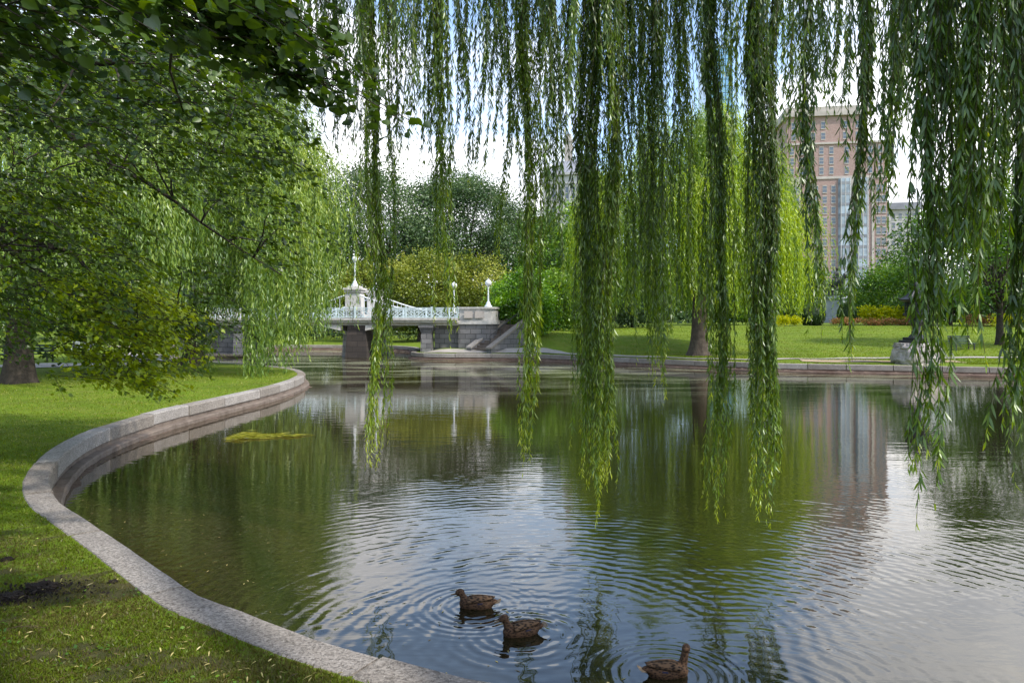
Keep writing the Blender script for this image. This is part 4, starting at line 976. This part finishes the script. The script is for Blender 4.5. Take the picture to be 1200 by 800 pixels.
rider = union_mesh([('t',[(0,.15,z+2.9),(0,.1,z+3.5),(0,.05,z+4.05)],[.42,.40,.46]), ('t',[(-.45,.05,z+4.15),(.45,.05,z+4.15)],[.22,.22]), ('t',[(0,.03,z+4.3),(0,0,z+4.55)],[.16,.15]), ('e',(0,-.02,z+4.78),(.21,.25,.28),(0,0,0)),
  ('e',(0,-.02,z+5.0),(.34,.26,.11),(0,0,0)),
  ('t',[(.52,.05,z+4.1),(.68,-.05,z+3.55),(.4,-.6,z+3.3)],[.18,.15,.11]), ('t',[(-.52,.05,z+4.1),(-.72,.0,z+3.5),(-.5,-.5,z+3.2)],[.18,.15,.11]),
  ('t',[(.3,.1,z+3.0),(.72,-.35,z+2.55),(.72,-.1,z+1.6),(.72,-.4,z+1.5)],[.28,.22,.16,.11]), ('t',[(-.3,.1,z+3.0),(-.72,-.35,z+2.55),(-.72,-.1,z+1.6),(-.72,-.4,z+1.5)],[.28,.22,.16,.11])], .08, 3)
ri = link('rider', rider, M['bronze'], st, True); ri.scale = (1.25,1.25,1.25); ri.location.z = -.25*PH

# ---------------------------------------------------------------- flower beds, topiary, lawn furniture
def topiary(px, d, w, h, label, seed):
    rng = np.random.default_rng(seed); x = (px-HX)/F*d; z0 = gz(x,d); n = 9000
    r = empty('topiary_bush', (x,d,z0), 0, label, 'clipped bush', 'clipped bushes before the statue')
    tb = MB(); tb.tube([(0,0,-.1),(0,0,h*.5)], [.09,.05], 8); tb.build('trunk', M['bark'], r)
    b = MB(); b.lathe([(w*.47*math.sin(math.pi*(i+.3)/10.4), h*.45-h*.50*math.cos(math.pi*(i+.3)/10.4)) for i in range(11)], 18); b.build('core', M['topiary'], r, True)
    v = unit(rng.normal(size=(n,3))); k = rng.uniform(.90,1.03,n)[:,None]
    P = v*k*np.array([w*.5,w*.5,h*.56])+np.array([0,0,h*.45]); ok = P[:,2] > 0.03; P = P[ok]; D = v[ok]+rng.normal(0,.7,(len(P),3))
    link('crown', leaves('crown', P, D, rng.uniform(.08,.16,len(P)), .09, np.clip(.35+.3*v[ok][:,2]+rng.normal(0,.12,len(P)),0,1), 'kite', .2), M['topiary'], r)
topiary(952, 108, 3.5, 3.3, 'clipped egg shaped bush left of the statue pedestal', 81)
topiary(992, 108, 2.5, 3.2, 'clipped egg shaped bush just right of the statue pedestal', 82)
def bed(name, label, cat, px, d, w, h, mat, n, leaf, seed, dep=1.2):
    rng = np.random.default_rng(seed); x = (px-HX)/F*d; z0 = gz(x,d); C = np.stack([rng.uniform(-w/2,w/2,26), rng.uniform(-dep/2,dep/2,26), rng.uniform(.25*h,.78*h,26)],1)
    r = empty(name, (x,d,z0), 0, label, cat)
    P = np.repeat(C, n//26, 0)+rng.normal(size=(n//26*26,3))*np.array([w*.055+.12,.28,h*.15]); P[:,2] = np.clip(P[:,2],.03,h)
    D = rng.normal(size=P.shape)+np.array([0,-.2,.6])
    link('foliage', leaves('foliage', P, D, leaf*rng.uniform(.6,1.3,len(P)), leaf*.6, np.clip(rng.normal(.5,.22,len(P)),0,1), 'kite', .3), M[mat], r)
    b = MB(); b.lathe([(.5,-.1),(.46,.02),(.3,.05)], 14); o = b.build('soil', M['soil'], r); o.scale = (w, dep, 1)
bed('flower_bed', 'yellow flower bed left of the clipped bushes', 'flower bed', 922, 104, 3.4, 1.5, 'yellow_leaf', 2600, .2, 91)
bed('flower_bed', 'red flower bed below the right clipped bush', 'flower bed', 992, 104, 3.2, 1.15, 'red_flower', 2600, .18, 92)
bed('flower_bed', 'long red and pink flower bed left of the iron lantern', 'flower bed', 1040, 104, 6.0, 1.05, 'red_flower', 4200, .18, 93)
bed('foliage_bed', 'tall yellow green foliage plants behind the long red flower bed', 'flower bed', 1040, 108, 7.5, 2.7, 'yellow_leaf', 5200, .34, 94)
bed('flower_bed', 'yellow flower bed right of the iron lantern', 'flower bed', 1190, 92, 5.0, 1.6, 'yellow_leaf', 3000, .2, 95)
bed('flower_bed', 'small red flower bed far right behind hanging strands', 'flower bed', 1150, 98, 4.0, 1.6, 'red_flower', 2200, .18, 96)

def bench(px, d, w, label, mat, rz=0.0, back=True):
    x = (px-HX)/F*d; z0 = gz(x,d); r = empty('park_bench', (x,d,z0), rz, label, 'bench')
    b = MB()
    for i in range(4): b.box(-w/2,w/2,-.30+.155*i,-.17+.155*i,.42,.46)
    b.build('seat', M[mat], r)
    if back:
        b = MB()
        for i in range(3): b.box(-w/2,w/2,.33+.03*i,.36+.03*i,.54+.15*i,.66+.15*i)
        b.build('backrest', M[mat], r)
    for s in np.linspace(-w/2+.15,w/2-.15,3 if w > 2 else 2):
        b = MB(); b.box(s-.035,s+.035,-.30,-.23,-.05,.42); b.box(s-.035,s+.035,.26,.33,-.05,.95 if back else .42); b.box(s-.03,s+.03,-.23,.26,.36,.415); b.build('leg', M['darkiron'], r)
bench(30, 41.5, 2.9, 'long low dark green bench behind the buttressed willow trunk', 'benchwood', R(4))
bench(93, 48.0, 1.5, 'pale grey bench across the path under the lime skirt', 'benchpale', R(-6))
bench(1128, 50.5, 1.6, 'green bench on the far lawn beside the slender tree', 'benchwood', R(5))

# ---------------------------------------------------------------- buildings
def window_obj(parent, x, y, z, w, h, me_g, me_f, rz=0.0):
    o = bpy.data.objects.new('window', me_f); COL.objects.link(o); o.parent = parent; o.location = (x,y,z); o.rotation_euler = (0,0,rz)
    q = bpy.data.objects.new('pane', me_g); COL.objects.link(q); q.parent = o
    return o
def winmesh(w, h, matf, mat_g):
    b = MB(); t = .09; b.box(-w/2-t,w/2+t,-.10,.02,h,h+.3); b.box(-w/2-t,w/2+t,-.16,.02,-.25,0); b.box(-w/2-t,-w/2,-.08,.02,0,h); b.box(w/2,w/2+t,-.08,.02,0,h); b.box(-w/2,w/2,-.06,.0,h*.5-.06,h*.5+.06)
    f = b.mesh('window'); f.materials.append(M[matf]); b = MB(); b.box(-w/2+.003,w/2-.003,-.03,.015,.003,h-.003); g_ = b.mesh('pane'); g_.materials.append(M[mat_g]); return g_, f

bd = 235.0; bx0 = (925-HX)/F*bd; bx1 = (1036-HX)/F*bd; BWd = bx1-bx0; BH = 69.5
bt = empty('brick_tower', ((bx0+bx1)/2,bd,2.0), R(-9), 'tall red brick apartment tower with pale stone bays and cornice', 'building')
hw = BWd/2
b = MB(); b.box(-hw,hw,0,22,-2,BH-13); b.build('wall', M['brick'], bt)
b = MB(); b.box(-hw+.0,hw-6,.3,21.7,BH-13+.6,BH-4); b.build('upper_wall', M['brick'], bt)
b = MB(); b.box(-hw-.9,hw-5.1,-.6,22.6,BH-4,BH-2.6); b.box(-hw-.5,hw-5.5,-.2,22.2,BH-2.6,BH-1.0); b.build('cornice', M['limestone'], bt)
for gr_, za, zb_ in ((.4,BH-13,BH-12.4),(.25,BH-24,BH-23.2),(.3,9,10)):
    b = MB(); b.box(-hw-gr_,hw+gr_,-gr_,22+gr_,za,zb_); b.build('string_course', M['limestone'], bt)
b = MB(); b.box(-hw-.2,hw+.2,-.2,22.2,-2,8.998); b.build('stone_base', M['limestone'], bt)
for xa, xb in ((-hw-.12,-hw+4.2),(hw-10.8,hw-10.0),(hw-4.6,hw-3.9)):
    b = MB(); b.box(xa,xb,-.22,.3,10.002,BH-24.002); b.build('stone_pilaster', M['limestone'], bt)
for c in (hw-12.6, hw-7.4):
    b = MB(); b.add([(c-2.0,.1,10.01),(c-1.3,-1.0,10.01),(c+1.3,-1.0,10.01),(c+2.0,.1,10.01),(c-2.0,.1,BH-24.01),(c-1.3,-1.0,BH-24.01),(c+1.3,-1.0,BH-24.01),(c+2.0,.1,BH-24.01)], [(0,1,5,4),(1,2,6,5),(2,3,7,6),(4,5,6,7),(3,2,1,0)])
    o = b.build('bay_window', M['bayglass'], bt)
    z = 10.01
    while z < BH-24.1:
        b = MB(); b.add([(c-2.05,.05,z),(c-1.35,-1.06,z),(c+1.35,-1.06,z),(c+2.05,.05,z),(c-2.05,.05,z+.9),(c-1.35,-1.06,z+.9),(c+1.35,-1.06,z+.9),(c+2.05,.05,z+.9)], [(0,1,5,4),(1,2,6,5),(2,3,7,6),(4,5,6,7),(3,2,1,0)]); z += 3.35
        b.build('spandrel', M['slate'], o)
    b = MB()
    for dx in (-1.35,0,1.35): b.box(c+dx-.09,c+dx+.09,-1.10,-.9,10.02,BH-24.02)
    b.build('mullion', M['whitestone'], o)
gm_, fm_ = winmesh(1.2, 2.0, 'limestone', 'window')
for i in range(10):
    z = 11.5+i*3.35-1.0
    for x in (-hw+1.2,-hw+3.0,-hw+6.2,-hw+8.8,-hw+11.4,-hw+14.0,hw-2.6,hw-1.0): 
        if z+2.4 < BH-24: window_obj(bt, x, (-.225 if x < -hw+4 else -.0), z+.6, 1.2, 2, gm_, fm_)
for i in range(3):
    for x in (-hw+1.4,-hw+4.4,-hw+7.4,-hw+10.4,-hw+13.4,hw-12,hw-8.6,hw-5,hw-2): window_obj(bt, x, 0, BH-22.4+i*3.2, 1.2, 2, gm_, fm_)
for i in range(2):
    for x in (-hw+2,-hw+5,-hw+8,-hw+11,hw-12.4,hw-8.6): window_obj(bt, x, .3, BH-11.3+i*3.4, 1.2, 2, gm_, fm_)

gd = 270.0; gx = (1056-HX)/F*gd; GH = 43.5
gb = empty('stone_building', (gx,gd,2.0), R(-8), 'pale grey stone apartment building just right of the brick tower', 'building')
b = MB(); b.box(-6.4,6.4,0,16,-2,GH-2.5); b.build('wall', M['greystone'], gb)
b = MB(); b.box(-7.2,7.2,-.8,16.8,GH-2.5,GH-1.2); b.box(-6.8,6.8,-.4,16.4,GH-1.2,GH); b.build('cornice', M['slate'], gb)
gm_, fm_ = winmesh(1.1, 2.0, 'greystone', 'window')
for i in range(11):
    for x in (-4.9,-2.6,-.3,2.0,4.6): window_obj(gb, x, 0, 4.5+i*3.3, 1.1, 2, gm_, fm_)

td = 420.0; tx = (843-HX)/F*td; TH = EYE+(HY-57)/F*td-2
gt = empty('glass_tower', (tx,td,2.0), R(-6), 'blue glass skyscraper glimpsed high between the strands', 'building')
b = MB(); b.box(-7.6,7.6,0,30,-2,TH); b.build('curtain_wall', M['curtain'], gt)
b = MB(); b.box(-7.4,7.4,.2,29.8,TH,TH+.8); b.build('roof', M['slate'], gt)

cd = 200.0; cx = (668-HX)/F*cd
cb_ = empty('classical_building', (cx,cd,2.0), R(-14), 'pale classical building with grey hipped roof and a tall chimney', 'building')
e0 = EYE+(HY-205)/F*cd-2; e1 = EYE+(HY-184)/F*cd-2
b = MB(); b.box(-7.5,7.5,0,14,-2,e0); b.build('wall', M['greystone'], cb_)
b = MB(); b.box(-8.1,8.1,-.6,14.6,e0,e0+.6); b.box(-7.8,7.8,-.3,14.3,e0-2.4,e0-2.0); b.build('cornice', M['greystone'], cb_)
b = MB(); b.add([(-8,-.5,e0+.6),(8,-.5,e0+.6),(8,14.5,e0+.6),(-8,14.5,e0+.6),(-4.2,5,e1),(4.2,5,e1),(4.2,9,e1),(-4.2,9,e1)], [(3,2,1,0),(0,1,5,4),(1,2,6,5),(2,3,7,6),(3,0,4,7),(4,5,6,7)]); rf = b.build('roof', M['slate'], cb_)
ct_ = EYE+(HY-150)/F*cd-2
b = MB(); b.box(-2.6,-.6,6,8,e1-.6,ct_-2.2); b.box(-2.8,-.4,5.8,8.2,ct_-2.2,ct_-1.6); b.box(-2.4,-.8,6.2,7.8,ct_-1.6,ct_); b.build('chimney', M['limestone'], rf)
gm_, fm_ = winmesh(.8, 3.2, 'greystone', 'window')
for i in range(4):
    for x in np.linspace(-6.2,6.2,8): window_obj(cb_, float(x), 0, e0-6.4-i*5.2, .8, 3.2, gm_, fm_)
for x in np.linspace(-7.1,7.1,9):
    b = MB(); b.box(float(x)-.25,float(x)+.25,-.28,0.1,e0-18,e0-2.41); b.build('pilaster', M['greystone'], cb_)

# ---------------------------------------------------------------- grass, fallen leaves, soil, weed
rng = np.random.default_rng(500)
def lawn_points(n, x0, x1, y0, y1):
    px = rng.uniform(x0,x1,n); py = rng.uniform(y0,y1,n); d = (EYE-.455)*F/(py-HY); x = (px-HX)/F*d
    sd = sdist(np.stack([x,d],1)); ok = sd > .345; return x[ok], d[ok], sd[ok]
x, y, sd = lawn_points(300000, -160, 640, 437, 900)
ok = y < 34; x, y, sd = x[ok], y[ok], sd[ok]
from math import sin
nz = np.sin(x*2.1+y*1.3)*np.sin(y*1.7-x*.9)+.6*np.sin(x*5.3+1)*np.sin(y*4.7)+.4*np.sin(x*11)*np.sin(y*9)
thin = rng.random(len(x)) < bare(x,y)*1.02; x, y, sd, nz = x[~thin], y[~thin], sd[~thin], nz[~thin]
P = np.stack([x,y,ground_z(x,y,sd)-.005],1); n = len(P)
D = rng.normal(0,.55,(n,3)); D[:,2] = 1
Lg = rng.uniform(.012,.042,n)*np.clip(.9+y*.03,1,2.2); Wg = np.clip(.0035+y*.0006,.004,.02)
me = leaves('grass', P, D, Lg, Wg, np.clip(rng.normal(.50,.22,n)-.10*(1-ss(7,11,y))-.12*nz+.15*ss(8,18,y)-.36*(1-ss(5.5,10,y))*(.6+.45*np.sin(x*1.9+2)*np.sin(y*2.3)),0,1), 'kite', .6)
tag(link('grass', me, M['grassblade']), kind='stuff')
n0 = 90000; px_ = rng.uniform(540,1260,n0); d_ = 39+62*rng.random(n0)**1.6; x_ = (px_-HX)/F*d_; sd_l = sdist(np.stack([x_,d_],1)); ok = (sd_l > .5) & ((sd_l > 3.6) | (x_ > 24) | (sd_l < 1.2)); x_, d_, sd_l = x_[ok], d_[ok], sd_l[ok]
P = np.stack([x_,d_,ground_z(x_,d_,sd_l)-.01],1); n = len(P); D = rng.normal(0,.6,(n,3)); D[:,2] = 1
me = leaves('grass', P, D, rng.uniform(.04,.10,n), .04, np.clip(rng.normal(.68,.11,n)+.18*np.sin(x_*.7+d_*.3)*np.sin(d_*.5),0,1), 'kite', .6)
tag(link('grass', me, M['grassblade']), kind='stuff')
x, y, sd = lawn_points(1250, -100, 560, 480, 850)
ok = y < 24; x, y, sd = x[ok], y[ok], sd[ok]; P = np.stack([x,y,ground_z(x,y,sd)+.022],1); n = len(P); D = rng.normal(size=(n,3)); D[:,2] *= .18
me = leaves('fallen_leaves', P, D, rng.uniform(.03,.085,n), .011, rng.random(n), 'lance', .3, side=rng.normal(0,.3,(n,3))+np.array([0,0,1.]))
tag(link('fallen_leaves', me, M['litter']), kind='stuff')
x, y, sd = lawn_points(2600, -100, 560, 560, 870)
cl_ = (np.sin(x*4.1+y*2)*np.sin(y*5.3-x) > .25); x, y, sd = x[cl_], y[cl_], sd[cl_]; P = np.stack([x,y,ground_z(x,y,sd)+.018],1); n = len(P)
D = rng.normal(size=(n,3)); D[:,2] = np.abs(D[:,2])*.35
tag(link('weeds', leaves('weeds', P, D, rng.uniform(.015,.04,n), rng.uniform(.012,.028,n), np.clip(rng.normal(.45,.2,n),0,1), 'kite', .2, side=rng.normal(0,.4,(n,3))+np.array([0,0,1.])), M['tree_green']), kind='stuff')
def clod(px, py, r, label, seed):
    d = (EYE-.46)*F/(py-HY); x = (px-HX)/F*d; rr_ = random.Random(seed); bm = bmesh.new(); bmesh.ops.create_icosphere(bm, subdivisions=4, radius=1)
    for v in bm.verts:
        p = v.co.copy(); k = 1+.45*mnoise.noise(p*1.7+Vector((seed,0,0)))+.38*mnoise.noise(p*4.3)+.28*mnoise.noise(p*9)+.1*mnoise.cell(p*7); v.co = Vector((p.x*r*1.5*k, p.y*r*k, p.z*r*.62*k))
    me = bpy.data.meshes.new('soil_clod'); bm.to_mesh(me); bm.free(); o = link('soil_clod', me, M['soil']); o.location = (x,d,gz(x,d)+r*.12); tag(o, label, 'soil clod')
n = 800; k_ = rng.integers(0,2,n); cc = np.array([(-4.05,6.38),(-4.4,6.2)])[k_]; x = cc[:,0]+rng.normal(0,.24,n); y = cc[:,1]+rng.normal(0,.12,n); far_ = sdist(np.stack([x,y],1)) > .45; x, y = x[far_], y[far_]; n = len(x)
P = np.stack([x,y,ground_z(x,y)+rng.uniform(0,.03,n)],1)
tag(link('loose_soil', leaves('loose_soil', P, rng.normal(size=(n,3)), rng.uniform(.012,.045,n), rng.uniform(.012,.035,n), rng.random(n), 'kite', .5), M['soil']), kind='stuff')
clod(48, 690, .085, 'largest dark clod of dug up soil on the near lawn', 1); clod(14, 700, .075, 'dark soil clod by the left edge of the lawn', 2); clod(132, 683, .03, 'tiny dark soil lump near the coping', 3); clod(8, 655, .04, 'small flat dark soil lump farther up the left lawn', 4)
# a dry willow twig on the grass
d0 = (EYE-.46)*F/(742-HY); tx0 = (5-HX)/F*d0
b = MB(); z_ = gz(tx0,d0)+.03; b.tube([(tx0,d0,z_),(tx0+.12,d0+.01,z_+.02),(tx0+.30,d0+.02,z_+.005)], [.004,.003,.002], 5)
for i in range(6): b.tube([(tx0+.03+i*.03,d0,z_+.01),(tx0+.06+i*.035,d0+(.05 if i%2 else -.05),z_+.015)], [.0025,.0015], 4)
tag(b.build('twig', M['litter']), 'pale dry forked twig lying on the near grass', 'twig')
# floating weed
wd = 17.8; wx = (312-HX)/F*wd; n = 2600
t = rng.random(n)**2.1; P = np.stack([wx-.80+t*1.7+rng.normal(0,.06,n), wd+rng.normal(0,.17,n)*(1.3-t)+.22*t+.12*np.sin(t*14)*(rng.random(n)<.6), .012+np.abs(rng.normal(0,.012,n))+.06*np.exp(-((t-.12)/.1)**2)*rng.random(n)],1)
D = np.stack([np.ones(n)*1.0, rng.normal(0,.25,n), rng.normal(0,.07,n)],1)
keep = rng.random(n) < (.42-.36*t)
o = link('floating_weed', leaves('floating_weed', P[keep], D[keep], rng.uniform(.12,.4,keep.sum()), .014, np.clip(rng.normal(.6,.22,keep.sum())-.2*t[keep],0,1), 'kite', .1), M['weed'])
tag(o, 'yellow green raft of floating water weed off the curved wall', 'water weed')
# bits of leaf drifting on the water near the left wall
q = np.stack([rng.uniform(-8.2,1.0,1500), rng.uniform(5.5,19,1500)],1); s_ = sdist(q); ok = (s_ < -.05) & (s_ > -3.2*rng.random(1500)**1.3); q = q[ok]; n = len(q)
D = rng.normal(size=(n,3)); D[:,2] *= .03
me = leaves('drifting_leaves', np.stack([q[:,0],q[:,1],np.full(n,.004)],1), D, rng.uniform(.02,.07,n), .012, rng.random(n), 'kite', .05, side=np.tile([0,0,1.],(n,1))+rng.normal(0,.05,(n,3)))
tag(link('drifting_leaves', me, M['litter']), kind='stuff')

# ---------------------------------------------------------------- sky, sun, camera
SUN = Vector((.62,-.40,.86)).normalized(); el = math.asin(SUN.z); az = math.atan2(SUN.x, SUN.y)
w = bpy.data.worlds.new('World'); S.world = w; w.use_nodes = True; nt = w.node_tree; nt.nodes.clear(); g = NG(nt)
out = nt.nodes.new('ShaderNodeOutputWorld'); bg = nt.nodes.new('ShaderNodeBackground'); nt.links.new(bg.outputs[0], out.inputs[0]); bg.inputs[1].default_value = .15
sky = g.n('ShaderNodeTexSky', sky_type='NISHITA', sun_disc=False, sun_elevation=el, sun_rotation=az, air_density=1.0, dust_density=1.2, ozone_density=1.5)
tc = g.n('ShaderNodeTexCoord').outputs['Generated']; sp = g.n('ShaderNodeSeparateXYZ', i_0=tc)
zc = g.math('ADD', g.math('MAXIMUM', sp.outputs[2], 0.0), .16)
cv = g.n('ShaderNodeCombineXYZ', i_0=g.math('DIVIDE', sp.outputs[0], zc), i_1=g.math('DIVIDE', sp.outputs[1], zc), i_2=0.0).outputs[0]
cn = g.noise(1.15, 7, .58, g.mapping(cv, (2.3,.7,0)), .35)
def blob(px, py, width, amt):
    v = Vector(((px-HX)/F,1,-(py-HY)/F)).normalized()
    dt = g.n('ShaderNodeVectorMath', operation='DOT_PRODUCT', i_0=tc, i_1=tuple(v)).outputs['Value']
    return g.math('MULTIPLY', g.n('ShaderNodeMapRange', i_Value=dt, i_1=math.cos(R(width)), i_2=1.0, i_3=0.0, i_4=1.0, interpolation_type='SMOOTHSTEP').outputs[0], amt)
dens = cn
for bl_ in (blob(555,165,15,.40), blob(1110,60,19,.28), blob(300,120,15,.22), blob(740,10,22,-.24), blob(440,110,9,-.16), blob(520,-150,16,-.12)): dens = g.math('ADD', dens, bl_)
cm = g.ramp(dens, [(.47,0.0),(.68,1.0)])
shade = g.ramp(g.noise(2.2, 5, .6, g.mapping(cv,(7,3,0))), [(.3,(6.6,7.4,9.0)),(.6,(14.5,14.5,14.6))])
skb = g.n('ShaderNodeHueSaturation', i_Saturation=.98, i_Value=2.5, i_Color=sky.outputs[0]).outputs[0]
nt.links.new(g.mix(cm, skb, shade) if False else g.mix(cm, skb, shade), bg.inputs[0])

sl = bpy.data.lights.new('sun', 'SUN'); sl.energy = 5.0; sl.angle = R(1.5); sl.color = (1,.945,.86)
so = bpy.data.objects.new('sun', sl); COL.objects.link(so); so.rotation_euler = SUN.to_track_quat('Z','Y').to_euler(); so.location = (20,-20,40)

cam = bpy.data.cameras.new('camera'); co = bpy.data.objects.new('camera', cam); COL.objects.link(co)
co.location = (0,0,EYE); co.rotation_euler = (R(90),0,0); cam.sensor_width = 36; cam.lens = F/1200*36; cam.shift_y = -(400-HY)/1200
cam.clip_start = .05; cam.clip_end = 9000
S.camera = co
S.view_settings.view_transform = 'Standard'; S.view_settings.look = 'None'; S.view_settings.exposure = 0; S.view_settings.gamma = 1
cy = S.cycles
cy.max_bounces = 6; cy.diffuse_bounces = 3; cy.glossy_bounces = 3; cy.transmission_bounces = 4; cy.transparent_max_bounces = 8
cy.caustics_reflective = False; cy.caustics_refractive = False; cy.sample_clamp_indirect = 6
cy.use_denoising = True
try: cy.denoiser = 'OPENIMAGEDENOISE'
except Exception: pass
